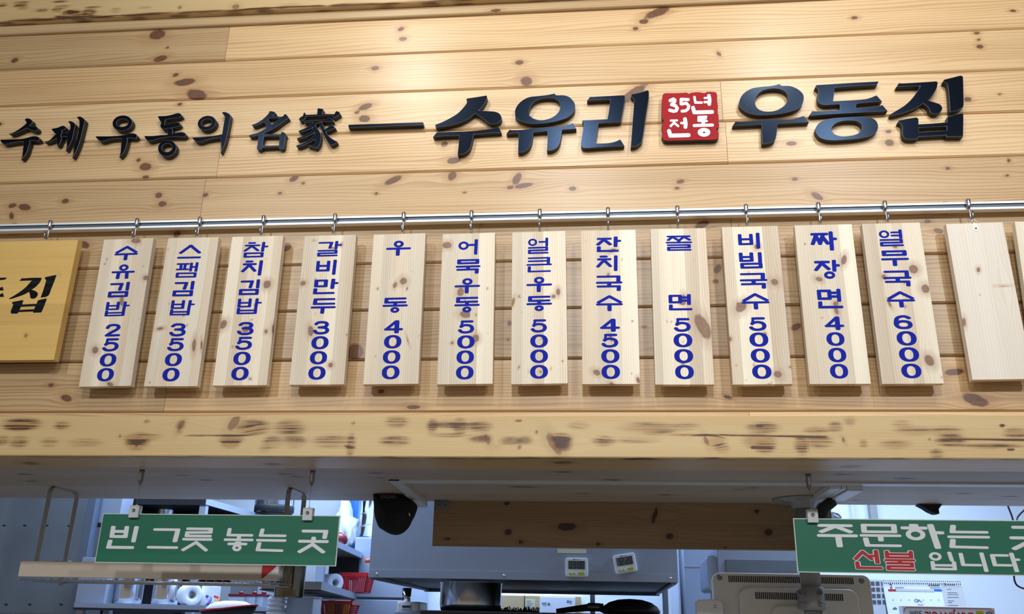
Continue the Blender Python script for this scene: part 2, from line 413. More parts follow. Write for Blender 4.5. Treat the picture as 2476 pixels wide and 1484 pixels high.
YW = 2.5                                     # front of the plank wall
def px_knots(lst, Y, scale=None):
    out = []
    for k in lst:
        x, y, rx, ry = k[:4]; an = k[4] if len(k) > 4 else 0.0
        p = W(x, y, Y); q = W(x+10, y, Y); mpp = (q-p).length/10
        out.append((p.x, p.z, rx*mpp, ry*mpp*1.06, R(an)))
    return out
KN = [(36,146,9,6,20),(380,84,20,13,10),(405,115,4,3),(388,142,16,8,15),(970,70,9,6,20),(974,94,10,6),(1556,52,13,7,5),(1590,30,34,11,24),(1537,69,7,5),(2066,43,9,5),(2449,26,9,4,-8),
 (425,181,8,5,15),(447,199,25,9,5),(475,229,27,14,-18),(908,165,10,6),(1256,151,10,6),(1273,196,15,13,-20),(1738,130,5,8,20),(2362,80,8,4),(2366,96,6,4,15),(2369,113,9,6,-10),
 (884,258,17,8,20),(863,272,6,4),(881,287,15,9,-10),(1532,226,40,12,38),(2340,240,9,7),(2418,228,5,3),(0,300,5,4),(435,252,7,4),
 (335,387,6,5),(352,403,15,9,-5),(352,428,8,4),(1098,388,18,8,5),(1075,348,10,8),(1914,347,14,6),(2148,318,8,5),(2150,345,12,10),(1415,347,6,3),
 (30,497,10,6,10),(60,501,18,8,-12),(28,522,6,10,20),(158,486,10,7),(384,472,8,7,10),(392,493,11,8),(497,471,8,6,15),(677,467,6,4,10),(733,443,5,4),(710,432,12,7,30),(910,468,5,4),(950,436,24,8,26),(1093,425,10,13,-20),(1123,465,5,3),(1233,453,8,5),(1250,432,9,16,-25),(1268,448,24,6,10),(1385,456,9,6),(1645,439,10,6,10),(1637,455,7,5),(1922,433,8,5),(1975,474,18,8,-35),(2292,407,7,5),(2435,424,6,4),(2440,388,5,7),
 (428,566,10,9),(692,597,12,11,20),(1697,543,20,9,24),(2243,535,9,5),(2270,558,14,7,-20),(205,592,14,8,-30),
 (1730,680,8,6),(1735,650,14,8,60),(320,672,9,6),(1180,650,9,5),(2100,680,7,5),
 (858,850,22,20,-50),(1232,782,5,9),(1228,820,5,4),(640,800,7,5),(1925,790,14,8,30),(1558,790,8,5),
 (123,931,8,5),(160,962,17,8,-20),(922,946,8,6),(1000,984,20,5),(2308,899,27,9,5),(2357,966,34,15,-24),(1760,960,14,5,-20),(560,905,9,5)]
KNW = px_knots(KN, YW)
seams = [4.25, 3.935, 3.78, 3.615, 3.5265, 3.371, 3.2195, 3.068, 2.9175, 2.759, 2.601, 2.447, 2.290, 2.130]
joints = {5: [550], 6: [], 7: [1745, -400], 8: [1757, 530], 9: [490], 10: [1770], 11: [], 12: [], 13: [404]}
rnd = random.Random(5)
tones = {(5, 0): .20, (5, 1): .84, (6, 0): .70, (7, 0): .85, (7, 1): .72, (7, 2): .80, (8, 0): .55, (8, 1): .86, (8, 2): .84, (9, 0): .25, (9, 1): .42, (10, 0): .14, (10, 1): .34, (11, 0): .10, (12, 0): .05, (13, 0): .22, (13, 1): .62}
wl = Wood()
for i in range(1, len(seams)):
    z1, z0 = seams[i-1], seams[i]
    zm = (z0+z1)/2
    cuts = []
    for j in joints.get(i, []):
        # intersection of the joint's pixel column with this course
        best = min(range(-100, 1500, 4), key=lambda yy: abs(W(j, yy, YW).z-zm)); cuts.append(W(j, best, YW).x)
    xs = sorted([-2.75, 1.85] + cuts)
    for n in range(len(xs)-1):
        t = tones.get((i, n), 0.5)
        pid = (round(rnd.uniform(1, 9)) + t)/7.31
        kk = [k for k in KNW if z0-0.01 < k[1] < z1+0.01 and xs[n]-.05 < k[0] < xs[n+1]+.05]
        wl.block(xs[n]+0.0006, xs[n+1]-0.0006, z0+0.0009, z1-0.0009, 0.019, lambda l, a, d: (l, YW+d, a), kk, pid, dl=0.009, da=0.0055,
                 ch0=(0.0068, 0.010), ch1=(0.002, 0.010), goff=i*0.37+n*0.2)
tag(wl.build('wall_front', MAT['wall']), kind='structure')
bk = MB().box((-2.75, YW+0.0195, 2.0), (1.85, 2.66, 4.25)); tag(bk.build('wall_front_core', MAT['panel']), kind='structure')

# ---- beams, trims, soffit
YB = 2.46; ZS = W(1238, 1106, YB).z
zbt = W(1238, 1004.5, YB).z
def px_burn(lst, Y):
    out = []
    for x, y, rx, ry, st in lst:
        p = W(x, y, Y); mpp = (W(x+10, y, Y)-p).length/10
        out.append((p.x, p.z, rx*mpp, ry*mpp, st))
    return out
BU = [(52,1025,36,9,.8),(44,1032,28,6,.5),(150,1028,16,6,.5),(45,1068,18,9,.5),(5,1064,14,7,.5),(120,1068,18,7,.35),(340,1056,40,5,.55),(332,1068,22,11,.9),(205,1070,35,6,.3),(560,1060,26,6,.7),(558,1070,19,8,1.0),
 (612,1033,32,11,.75),(700,1034,30,11,.65),(660,1068,20,9,.45),(712,1066,24,9,.5),(800,1066,36,9,.5),(640,1082,12,8,.3),(436,1030,8,10,.4),(960,1018,22,9,.5),(955,1066,30,8,.55),(1045,1030,10,10,.75),(1085,1026,34,5,.7),(1112,1032,14,12,.7),(1158,1030,26,8,.6),(1160,1060,22,6,.6),(1085,1052,40,3,.4),
 (848,1076,8,16,.9),(1235,1066,22,7,.45),(1270,1064,14,6,.4),(1355,1058,24,6,.8),(1360,1072,18,12,.9),(1400,1028,22,6,.35),(1460,1066,22,7,.6),(1570,1034,60,8,.55),(1590,1044,28,6,.4),(1540,1064,44,5,.35),(1660,1030,26,6,.3),(1735,1066,18,9,.55),(1745,1084,16,8,.35),(1845,1034,32,8,.65),(1835,1066,32,10,.8),(1848,1078,20,11,.95),(1938,1076,14,14,.65),(1980,1068,28,9,.55),(1975,1040,26,6,.5),(2020,1032,14,8,.5),(2088,1072,8,6,.7),(2165,1074,32,6,.55),(2055,1015,12,9,.3),(2215,1040,40,7,.5),(2290,1042,30,8,.55),(2300,1066,30,9,.75),(2400,1078,60,4,.6),(2455,1048,24,8,.6),(2265,1096,14,7,.5),(2180,1026,20,7,.3),(1205,1082,8,4,.2)]
HO = [(355,1019,4,3.4,1.6),(331,1077,4,3.4,1.6),(854,1022.5,4.5,2.6,1.7),(841,1077,4.5,2.6,1.7),(1254,1017,4.5,3,1.7),(1255.5,1081,4,3.6,1.7),(1838,1029,5,3,1.7),(1822,1081,5,3,1.7),(2423,1029,5,3.4,1.7),(2444,1086,5,3.4,1.7)]
CR = [(1640+i*24, 1051+ (i/14)**2*5, 18, 2.1, 1.1) for i in range(15)] + [(2290+i*22, 1059.5+i*0.55, 17, 2.3, 1.2) for i in range(10)] + [(470+i*30, 1053, 20, 1.6, .6) for i in range(5)]
EDGE = [(40+i*13, 1104+rnd.uniform(-1, 3), 12, 3, rnd.uniform(.2, .9)) for i in range(190) if rnd.random() < .55]
BUW = px_burn([(x, y, rx, ry*1.4, st*.95) for x, y, rx, ry, st in BU]+HO+CR, YB)
zb0 = ZS
burn_edge = [(b[0], zb0 - rnd.uniform(.004, .02), b[2]*1.6, 0.004, b[4]) for b in px_burn(EDGE, YB)]
kb = px_knots([(565,1022,11,19,-28),(438,1028,6,14,-25),(1178,1062,7,14,25),(1340,1072,12,30,32),(1298,1044,4,4),(1708,1066,6,14,20),(290,1054,3,3),(2248,1062,3,3),(2040,1064,4,9,20)], YB)
kb += [(WZ(x, y, ZS).x, ZS-(WZ(x, y, ZS).y-YB), .03, .022, .3) for x, y in ((75, 1120), (660, 1122), (1360, 1118), (2055, 1128))]
HOLES = px_burn(HO+CR, YB)
w = Wood().block(-2.75, 1.85, ZS, zbt, 0.195, lambda l, a, d: (l, YB+d, a), kb, 0.07, dl=0.008, da=0.0026, ch0=(0.004, 0.004), ch1=(0.005, 0.005), burns=BUW+burn_edge, depth_n=14)
tag(w.build('trim_1', MAT['beam']), kind='structure')
# cover strip between wall and lower beam, in two lengths
zt1 = W(1238, 996.5, YB+.012).z
xj = W(1813, 1000, YB).x
for a, b, tn, g in ((-2.75, xj-.0005, .72, .1), (xj+.0005, 1.85, .95, .8)):
    w = Wood().block(a, b, zbt, zt1, 0.03, lambda l, a_, d: (l, YB+.008+d, a_), (), (3+tn)/7.31, dl=.03, da=.004, ch1=(0.004, 0.004), goff=g)
    tag(w.build('trim_2' if a < -2 else 'trim_3', MAT['wall']), kind='structure')
# upper beam and its cover strip
YT = YB+.003
zT = W(0, 53, YT).z
UB = px_burn([(52,7,16,3,.8),(50,14,14,3,.8),(55,21,12,3,.7),(6,12,9,4,.8),(145,4,16,2.5,.6),(150,17,16,4,.5),(138,23,10,5,.8),(175,28,14,5,1),(185,34,16,4,.9),(215,30,14,8,.9),(225,18,16,3,.6),(150,39,14,3,.8),(570,24,8,4,.6),(640,20,12,3,.4),(280,25,10,6,.4),(350,18,14,3,.3),(700,12,26,3,.3),(850,9,30,4,.25)], YT)
UB += [(W(x, 53-x*.0425, YT).x, zT+.002+rnd.uniform(-.001, .003), rnd.uniform(.02, .05), .0035, rnd.uniform(.5, 1.5)) for x in range(40, 1300, 14) if rnd.random() < .8]
UB += [(W(x, 53-x*.0425, YT).x, zT-rnd.uniform(.008, .03), .028, .010, rnd.uniform(.5, 1.0)) for x in (10, 30, 62, 190, 200, 330, 430, 560, 640, 780, 930, 1040, 1120, 1300)]
w = Wood().block(-2.75, 1.85, zT, zT+.23, 0.036, lambda l, a, d: (l, YT+d, a), px_knots([(158,31,7,5),(570,16,9,6),(100,25,16,4),(205,33,5,5),(435,18,4,4)], YT), .31, dl=.008, da=.004, ch0=(.003, .003), burns=UB, depth_n=5)
tag(w.build('trim_4', MAT['beam']), kind='structure')
zc = W(0, 84, YW-.012).z
w = Wood().block(-2.75, 1.85, zc, zT, 0.014, lambda l, a, d: (l, YW-.014+d, a), px_knots([(1200,27,14,5)], YW-.01), 2.2/7.31, dl=.02, da=.004, ch0=(.005, .005), goff=.5)
tag(w.build('trim_5', MAT['wall']), kind='structure')
# soffit planks behind the beam
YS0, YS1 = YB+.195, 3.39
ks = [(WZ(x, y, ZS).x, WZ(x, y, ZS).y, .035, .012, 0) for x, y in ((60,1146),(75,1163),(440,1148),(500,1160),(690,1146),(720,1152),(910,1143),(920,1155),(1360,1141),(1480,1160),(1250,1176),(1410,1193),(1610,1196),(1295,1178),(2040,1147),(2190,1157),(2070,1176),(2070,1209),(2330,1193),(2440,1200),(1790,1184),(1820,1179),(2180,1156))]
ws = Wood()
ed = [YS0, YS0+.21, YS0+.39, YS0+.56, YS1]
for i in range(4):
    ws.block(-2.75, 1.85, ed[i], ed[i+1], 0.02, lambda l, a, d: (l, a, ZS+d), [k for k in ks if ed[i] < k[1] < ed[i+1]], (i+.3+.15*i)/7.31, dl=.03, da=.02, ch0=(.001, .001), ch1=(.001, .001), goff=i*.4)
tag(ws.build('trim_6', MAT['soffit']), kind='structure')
sb = MB().box((-2.75, 2.66, ZS+.0195), (1.85, YS1, 2.9)); tag(sb.build('wall_upper_core', MAT['panel']), kind='structure')

# room shell
tag(MB().box((-4.2, -3.0, -0.1), (4.2, 6.0, 0.0)).build('floor', MAT['floor']), kind='structure')
tag(MB().box((-4.2, -3.0, 4.25), (4.2, 2.66, 4.35)).build('ceiling', MAT['ceil']), kind='structure')
tag(MB().box((-4.2, 2.66, 2.9), (4.2, 6.0, 3.0)).build('ceiling_kitchen', MAT['ceil']), kind='structure')
tag(MB().box((-4.2, 5.8, 0.0), (4.2, 5.9, 2.9)).build('wall_back', MAT['wallpaint']), kind='structure')
tag(MB().box((-4.3, 2.66, 0.0), (-4.2, 5.9, 2.9)).build('wall_left', MAT['wallpaint']), kind='structure')
tag(MB().box((4.2, 2.66, 0.0), (4.3, 5.9, 2.9)).build('wall_right', MAT['wallpaint']), kind='structure')

# ------------------------------------------------------------------ extruded letter outlines
def smooth_poly(pts, corner=48, n=4):
    """Catmull-Rom through gentle vertices, straight at real corners"""
    P = [Vector((p[0], p[1])) for p in pts]; N = len(P)
    sharp = []
    for i in range(N):
        a = P[i]-P[i-1]; b = P[(i+1) % N]-P[i]
        sharp.append(a.length < 1e-9 or b.length < 1e-9 or math.degrees(a.angle(b)) > corner)
    out = []
    for i in range(N):
        p1, p2 = P[i], P[(i+1) % N]
        p0 = P[i-1] if not sharp[i] else p1 - (p2-p1)
        p3 = P[(i+2) % N] if not sharp[(i+1) % N] else p2 + (p2-p1)
        for k in range(n):
            t = k/n
            out.append(0.5*((2*p1) + (p2-p0)*t + (2*p0-5*p1+4*p2-p3)*t*t + (3*p1-p0-3*p2+p3)*t**3))
    return [(v.x, v.y) for v in out]
def outline_mesh(name, loops, yf, thick, bevel=0.0):
    """closed loops [(x,z)] (holes included) -> extruded solid, front at yf; material 0 faces, 1 edges"""
    cu = bpy.data.curves.new(name, 'CURVE'); cu.dimensions = '2D'; cu.fill_mode = 'BOTH'
    cu.extrude = thick/2; cu.bevel_depth = bevel; cu.bevel_resolution = 0; cu.offset = -bevel
    for lp in loops:
        s = cu.splines.new('POLY'); s.points.add(len(lp)-1)
        for q, (x, z) in zip(s.points, lp): q.co = (x, z, 0, 1)
        s.use_cyclic_u = True
    o = bpy.data.objects.new(name, cu); COL.objects.link(o)
    dg = bpy.context.evaluated_depsgraph_get(); me = bpy.data.meshes.new_from_object(o.evaluated_get(dg))
    bpy.data.objects.remove(o); bpy.data.curves.remove(cu)
    ext = thick/2 + bevel
    for v in me.vertices:
        x, y, z = v.co; v.co = (x, yf + ext - z, y)
    me.materials.clear()
    return me
def px_loop(pts, ox, oy, s, Y, smooth=True, corner=48):
    pts = smooth_poly(pts, corner) if smooth else pts
    return [(lambda p: (p.x, p.z))(W(ox+x/s, oy+y/s, Y)) for x, y in pts]
def ell(cx, cy, rx, ry, rot=0, n=28):
    c, s_ = math.cos(R(rot)), math.sin(R(rot)); o = []
    for k in range(n):
        a = 2*math.pi*k/n; x, y = rx*math.cos(a), ry*math.sin(a); o.append((cx+x*c-y*s_, cy+x*s_+y*c))
    return o
LT = 0.022                                   # letter thickness
YL = YW - LT
def black_letter(name, ox, oy, s, shapes, label, cat, group, corner=48):
    """shapes: list of (outer, [holes]); joined into one letter mesh standing on the wall"""
    bm = bmesh.new()
    for i, sh in enumerate(shapes):
        loops = [px_loop(l, ox, oy, s, YL, True, corner) for l in ([sh[0]] + list(sh[1]))]
        me = outline_mesh(name, loops, YL - 0.00005*i, LT-0.0014, 0.0007)
        me.update()
        tmp = bmesh.new(); tmp.from_mesh(me); tmp.normal_update()
        for f in tmp.faces:
            ny = f.normal.y
            f.material_index = 0 if ny < -0.95 else (2 if ny < -0.2 else 1)
        tmp.to_mesh(me); tmp.free(); bm.from_mesh(me); bpy.data.meshes.remove(me)
    ctr = sum((v.co for v in bm.verts), Vector())/len(bm.verts); ctr.y = YW
    for v in bm.verts: v.co -= ctr
    me = bpy.data.meshes.new(name); bm.to_mesh(me); bm.free()
    o = link(name, me, [MAT['black_face'], MAT['black_edge'], MAT['white_line']], loc=ctr)
    return tag(o, label, cat, group)
GS = 'small black slogan letters on the wall'; GB = 'large black raised letters on the wall'
black_letter('raised_letter', 0, 270, 11.417, [
 ([(232,600),(330,585),(440,530),(560,450),(650,385),(720,320),(725,290),(690,235),(690,195),(735,180),(800,185),(860,215),(890,255),(893,300),(860,345),(815,385),(900,405),(985,405),(1030,430),(1045,470),(1030,510),(1000,535),(900,520),(800,475),(740,448),(660,490),(560,540),(430,590),(320,618)], []),
 ([(-5,768),(200,760),(400,755),(600,745),(750,715),(870,680),(970,672),(1050,690),(1085,730),(1080,780),(1040,815),(950,800),(850,797),(805,815),(825,860),(790,950),(760,1060),(720,1150),(650,1250),(580,1320),(610,1230),(625,1100),(640,980),(655,822),(500,830),(350,855),(220,885),(130,895),(60,870),(20,820)], [])],
 'small black raised syllable at the far left end of the slogan', 'sign letter', GS)
black_letter('raised_letter', 100, 270, 11.415, [
 ([(265,470),(350,455),(450,435),(540,395),(610,385),(660,405),(685,450),(640,490),(560,515),(575,560),(540,640),(555,705),(540,800),(500,890),(435,952),(425,850),(420,735),(290,800),(200,832),(80,835),(80,818),(170,803),(240,770),(330,680),(400,615),(340,560)], []),
 ([(560,590),(780,580),(780,680),(545,690)], []),
 ([(730,275),(790,258),(860,275),(920,320),(940,370),(915,470),(885,620),(850,760),(790,900),(670,1070),(695,960),(705,800),(720,640),(760,540),(790,470),(800,380),(775,320)], []),
 ([(975,150),(1030,130),(1100,140),(1170,190),(1205,235),(1180,350),(1140,520),(1090,720),(1040,880),(970,1060),(900,1200),(850,1270),(880,1130),(900,960),(960,800),(1010,600),(1040,420),(1050,330),(1045,250),(1010,195)], [])],
 'small black raised syllable with two tall slanted strokes, second from left', 'sign letter', GS)
black_letter('raised_letter', 225, 270, 11.417, [
 (ell(808, 312, 274, 212, -8), [ell(810, 305, 168, 108, -8)]),
 ([(65,690),(100,675),(400,675),(700,660),(850,640),(1000,600),(1120,597),(1190,620),(1215,660),(1205,710),(1165,740),(1060,722),(925,735),(955,765),(930,880),(890,1020),(820,1160),(720,1250),(755,1130),(770,950),(790,737),(640,735),(480,755),(350,795),(260,815),(180,800),(120,755)], [])],
 'small black raised syllable of a ring over one long curved stem', 'sign letter', GS)
black_letter('raised_letter', 340, 260, 10.6, [
 ([(437,235),(480,215),(620,212),(760,190),(880,155),(960,138),(1020,155),(1052,190),(1050,220),(1000,245),(900,268),(770,285),(650,305),(620,380),(610,440),(720,410),(830,385),(930,375),(1000,390),(1020,425),(990,470),(900,500),(780,525),(650,542),(560,555),(505,490),(510,440),(530,390),(480,310)], []),
 ([(650,535),(800,520),(825,600),(795,690),(700,700),(690,640)], []),
 ([(90,740),(130,725),(300,725),(500,705),(700,690),(900,645),(1040,625),(1120,640),(1160,675),(1150,725),(1115,750),(950,745),(750,755),(560,780),(400,815),(290,850),(220,855),(150,825)], []),
 (ell(680, 1040, 236, 210, -12), [ell(678, 1028, 136, 108, -10)])],
 'small black raised syllable with a ring at its bottom below stacked bars', 'sign letter', GS)
black_letter('raised_letter', 455, 260, 10.6, [
 (ell(479, 394, 240, 184, -14), [ell(472, 388, 140, 94, -14)]),
 ([(98,765),(300,755),(560,730),(720,710),(870,680),(900,480),(930,310),(940,240),(915,190),(862,130),(905,110),(960,115),(1030,145),(1085,190),(1075,290),(1040,480),(1000,690),(960,860),(920,980),(830,1165),(845,1000),(840,770),(700,780),(540,810),(400,855),(300,880),(220,870),(150,835)], [])],
 'small black raised syllable with a ring left of a tall hooked stroke', 'sign letter', GS)
black_letter('raised_letter', 595, 260, 12.367, [
 ([(165,520),(300,465),(450,380),(560,290),(650,200),(712,98),(790,110),(860,135),(888,165),(800,250),(950,262),(1085,262),(1150,190),(1200,205),(1250,260),(1275,305),(1180,370),(1060,460),(930,560),(780,650),(640,720),(530,780),(420,820),(360,820),(250,850),(150,862),(85,850),(80,830),(150,800),(280,770),(400,725),(520,660),(605,610),(585,520),(550,430),(440,480),(330,530),(210,555)], [[(640,375),(705,320),(1010,308),(900,400),(770,500),(700,420)]]),
 ([(370,790),(530,790),(1030,795),(1050,740),(1080,718),(1160,755),(1205,825),(1170,900),(1155,1060),(1130,1190),(1090,1228),(1030,1235),(980,1212),(968,1168),(485,1190),(460,1235),(400,1250),(330,1240),(318,1210),(345,1050)], [[(540,855),(1005,850),(980,1125),(490,1135),(505,1000)]])],
 'small black raised character with a square box at its bottom, before the last slogan character', 'sign letter', GS)
black_letter('raised_letter', 710, 255, 11.87, [
 ([(148,385),(190,335),(260,290),(300,180),(330,215),(355,262),(670,250),(685,78),(760,82),(840,95),(855,120),(830,180),(820,242),(1170,240),(1195,190),(1230,155),(1290,175),(1335,220),(1335,250),(1240,310),(1150,365),(1115,330),(1130,290),(880,295),(600,305),(350,315),(330,370),(270,425),(210,440),(165,425)], []),
 ([(285,440),(500,425),(920,400),(985,335),(1060,355),(1120,400),(1145,455),(980,462),(800,465),(720,480),(660,530),(615,585),(670,650),(740,740),(780,840),(785,960),(760,1080),(710,1170),(650,1222),(600,1210),(520,1180),(400,1150),(540,1135),(590,1110),(620,1050),(615,975),(500,1040),(380,1100),(230,1160),(110,1190),(72,1165),(90,1140),(250,1090),(400,1010),(520,910),(600,780),(480,850),(330,920),(180,965),(90,960),(100,935),(250,880),(400,800),(500,720),(550,630),(450,690),(320,740),(200,762),(140,745),(150,720),(300,660),(420,590),(550,485),(420,480),(310,495)], []),
 ([(735,490),(810,465),(850,570),(885,690),(960,640),(1030,580),(1090,535),(1200,640),(1050,700),(925,750),(950,810),(1010,880),(1090,945),(1180,1000),(1250,1030),(1245,1060),(1170,1105),(1100,1135),(1050,1125),(990,1060),(920,950),(870,850),(820,740),(760,600)], [])],
 'small black raised character with a roof and many slanted strokes, left of the dash', 'sign letter', GS)
black_letter('raised_dash', 560, 230, 4.952, [([(1397,353),(2293,322),(2293,355),(1400,388)], [])],
 'long thin black raised dash between small and large letters', 'sign dash', None)
black_letter('raised_letter', 1040, 220, 8.732, [
 ([(105,710),(250,655),(420,570),(580,470),(700,350),(775,245),(765,180),(785,155),(950,130),(1195,90),(1200,160),(1130,290),(1025,412),(1200,420),(1350,430),(1450,465),(1505,540),(1505,600),(1460,655),(1380,695),(1290,698),(1230,670),(1120,580),(950,472),(820,570),(650,660),(450,720),(270,755),(118,768)], []),
 ([(140,870),(400,862),(700,850),(1000,830),(1250,800),(1450,755),(1505,870),(1200,890),(920,912),(890,1050),(850,1190),(790,1270),(700,1325),(580,1338),(600,1130),(612,935),(350,945),(60,965)], [])],
 'large black raised letter of a peaked roof over a T, after the dash', 'sign letter', GB)
black_letter('raised_letter', 1220, 215, 8.728, [
 ([(220,540),(225,440),(280,330),(390,230),(540,165),(700,148),(900,125),(1000,105),(1055,92),(1095,128),(1240,130),(1360,165),(1440,240),(1485,320),(1480,430),(1420,530),(1310,610),(1150,665),(950,710),(750,730),(560,730),(400,700),(290,650),(230,590)], [[(520,545),(520,440),(560,340),(650,250),(780,200),(920,185),(1040,195),(1130,240),(1175,320),(1165,430),(1110,520),(1000,600),(870,645),(740,655),(620,625),(550,580)]]),
 ([(110,850),(150,865),(350,860),(600,830),(1000,800),(1200,785),(1330,760),(1440,720),(1515,838),(1215,858),(1195,1000),(1160,1150),(1100,1240),(1010,1290),(893,1300),(905,1100),(905,885),(605,910),(590,1040),(550,1180),(490,1270),(400,1325),(283,1338),(290,1130),(295,925),(38,945)], [])],
 'large black raised letter of a big ring over two legs', 'sign letter', GB)
black_letter('raised_letter', 1390, 210, 8.732, [
 ([(325,200),(360,210),(700,190),(1030,175),(1058,195),(1055,260),(1020,470),(970,735),(500,765),(470,970),(435,1195),(620,1190),(740,1180),(860,1150),(960,1105),(1045,1240),(600,1265),(210,1290),(140,1240),(130,1180),(160,980),(185,800),(175,755),(155,725),(160,705),(400,695),(685,680),(715,530),(750,265),(480,275),(258,290)], []),
 ([(1195,155),(1350,125),(1480,85),(1530,72),(1565,95),(1560,250),(1510,550),(1470,830),(1440,1020),(1415,1150),(1360,1210),(1290,1250),(1180,1268),(1200,1000),(1225,650),(1250,320),(1240,240),(1185,205)], [])],
 'large black raised letter of a zigzag and a tall stroke, beside the seal', 'sign letter', GB)
black_letter('raised_letter', 1755, 195, 8.481, [
 ([(275,500),(275,430),(310,330),(400,230),(540,155),(720,125),(920,105),(1030,85),(1100,68),(1150,100),(1300,105),(1430,145),(1540,220),(1595,300),(1595,400),(1555,500),(1450,590),(1300,640),(1100,680),(850,705),(650,705),(480,670),(360,600),(300,545)], [[(600,420),(620,340),(690,245),(800,185),(950,160),(1080,165),(1190,205),(1265,280),(1275,370),(1240,460),(1160,540),(1040,605),(900,630),(760,620),(660,570),(610,500)]]),
 ([(205,825),(240,840),(420,835),(700,810),(1000,795),(1300,795),(1430,775),(1530,740),(1605,722),(1705,845),(1400,862),(1060,880),(1050,1040),(1010,1215),(930,1265),(850,1285),(750,1297),(742,1100),(740,890),(450,905),(140,920)], [])],
 'large black raised letter of a big ring over a single T-shaped stem', 'sign letter', GB)
black_letter('raised_letter', 1945, 185, 8.243, [
 ([(235,168),(600,145),(1000,120),(1485,95),(1450,160),(1000,190),(600,218),(590,350),(572,488),(850,475),(1150,455),(1270,435),(1370,400),(1440,372),(1550,495),(1300,515),(1035,540),(1030,630),(1300,610),(1450,595),(1555,565),(1660,682),(1300,705),(900,730),(500,752),(95,778),(155,685),(260,690),(480,680),(705,668),(710,550),(560,560),(400,568),(310,540),(270,480),(268,380),(285,300),(280,250),(215,210)], []),
 ([(220,1080),(230,1010),(300,920),(430,855),(600,825),(850,808),(1150,798),(1320,815),(1430,880),(1470,980),(1450,1080),(1370,1150),(1250,1200),(1050,1235),(850,1255),(600,1270),(440,1260),(320,1220),(250,1150)], [[(540,1080),(550,1010),(630,930),(760,885),(900,875),(1050,890),(1140,950),(1150,1030),(1100,1110),(1000,1160),(850,1185),(720,1185),(610,1150)]])],
 'large black raised letter with a flat ring under stacked bars, second from right', 'sign letter', GB)
black_letter('raised_letter', 2140, 175, 8.02, [
 ([(275,195),(330,210),(700,190),(1000,170),(1025,195),(1000,310),(930,430),(840,545),(1000,590),(1080,630),(1115,690),(1090,750),(1020,800),(940,800),(880,770),(840,680),(745,600),(650,660),(500,730),(300,800),(115,840),(95,815),(200,750),(350,660),(480,550),(590,420),(685,265),(450,270),(220,280)], []),
 ([(1140,140),(1300,100),(1470,60),(1515,90),(1520,300),(1525,620),(1490,690),(1400,740),(1260,770),(1245,500),(1220,280),(1190,210),(1130,185)], []),
 ([(265,930),(420,900),(610,868),(650,900),(650,1005),(900,990),(1205,965),(1210,860),(1350,820),(1490,790),(1520,830),(1515,1240),(1190,1245),(1185,1215),(640,1245),(640,1285),(480,1295),(390,1280),(345,1220),(335,1050),(310,990),(250,970)], [[(650,1075),(900,1060),(1200,1045),(1200,1125),(900,1145),(655,1160)]])],
 'large black raised letter at the far right end of the sign', 'sign letter', GB)

# ------------------------------------------------------------------ flat lettering made of pen strokes
def capsule(p, q, rx, ry, sq=3.2, n=6):
    """outline of a pen stroke in glyph units; squarish ends"""
    P = Vector((p[0]/rx, p[1]/ry)); Q = Vector((q[0]/rx, q[1]/ry)); d = Q-P
    a0 = math.atan2(d.y, d.x) if d.length > 1e-6 else 0.0
    out = []
    for c, off in ((Q, -math.pi/2), (P, math.pi/2)):
        for k in range(n+1):
            th = off + math.pi*k/n; cx, sx = math.cos(th), math.sin(th)
            u = math.copysign(abs(cx)**(2/sq), cx); v = math.copysign(abs(sx)**(2/sq), sx)
            x = c.x + u*math.cos(a0) - v*math.sin(a0); y = c.y + u*math.sin(a0) + v*math.cos(a0)
            out.append((x*rx, y*ry))
    return out
class Ink:
    """thin raised lettering; every stroke a hair higher than the one before so that none coincide"""
    def __init__(s, place, h=0.0006): s.mb = MB(); s.place = place; s.h = h; s.i = 0
    def poly(s, pts, holes=()):
        s.i += 1; h = s.h + 0.000012*(s.i % 24)
        bm = s.mb.bm
        if holes:
            o, i_ = pts, holes[0]; n = len(o)
            fo = [bm.verts.new(s.place(x, y, h)) for x, y in o]; fi = [bm.verts.new(s.place(x, y, h)) for x, y in i_]
            bo = [bm.verts.new(s.place(x, y, 0)) for x, y in o]; bi = [bm.verts.new(s.place(x, y, 0)) for x, y in i_]
            for k in range(n):
                j = (k+1) % n
                bm.faces.new((fo[k], fo[j], fi[j], fi[k])); bm.faces.new((fo[k], bo[k], bo[j], fo[j])); bm.faces.new((fi[k], fi[j], bi[j], bi[k]))
        else:
            f = [bm.verts.new(s.place(x, y, h)) for x, y in pts]; b = [bm.verts.new(s.place(x, y, 0)) for x, y in pts]
            n = len(f); bm.faces.new(f)
            for k in range(n): bm.faces.new((f[k], b[k], b[(k+1) % n], f[(k+1) % n]))
    def stroke(s, pts, rx, ry, T=lambda x, y: (x, y), sq=3.2):
        for a, b in zip(pts, pts[1:]):
            s.poly([T(x, y) for x, y in capsule(a, b, rx, ry, sq)])
    def ring(s, cx, cy, rx, ry, wx, wy, T=lambda x, y: (x, y), n=30, e=2.0):
        o, i_ = [], []
        for k in range(n):
            a = 2*math.pi*k/n; c, d = math.cos(a), math.sin(a)
            c = math.copysign(abs(c)**(2/e), c); d = math.copysign(abs(d)**(2/e), d)
            o.append(T(cx+(rx+wx)*c, cy+(ry+wy)*d)); i_.append(T(cx+(rx-wx)*c, cy+(ry-wy)*d))
        s.poly(o, [i_])
    def build(s, name, mat, parent=None, loc=None, rot=None): return s.mb.build(name, mat, parent, loc, rot, fix=True)
def O(cx, cy, rx, ry): return ('o', cx, cy, rx, ry)
def box_(x0, x1, y0, y1): return [[(x0, y1), (x1, y1), (x1, y0), (x0, y0), (x0, y1)]]
def rieul(x0, x1, y0, y1):
    m = (y0+y1)/2; return [[(x0, y1), (x1, y1), (x1, m), (x0, m), (x0, y0), (x1+.02, y0)]]
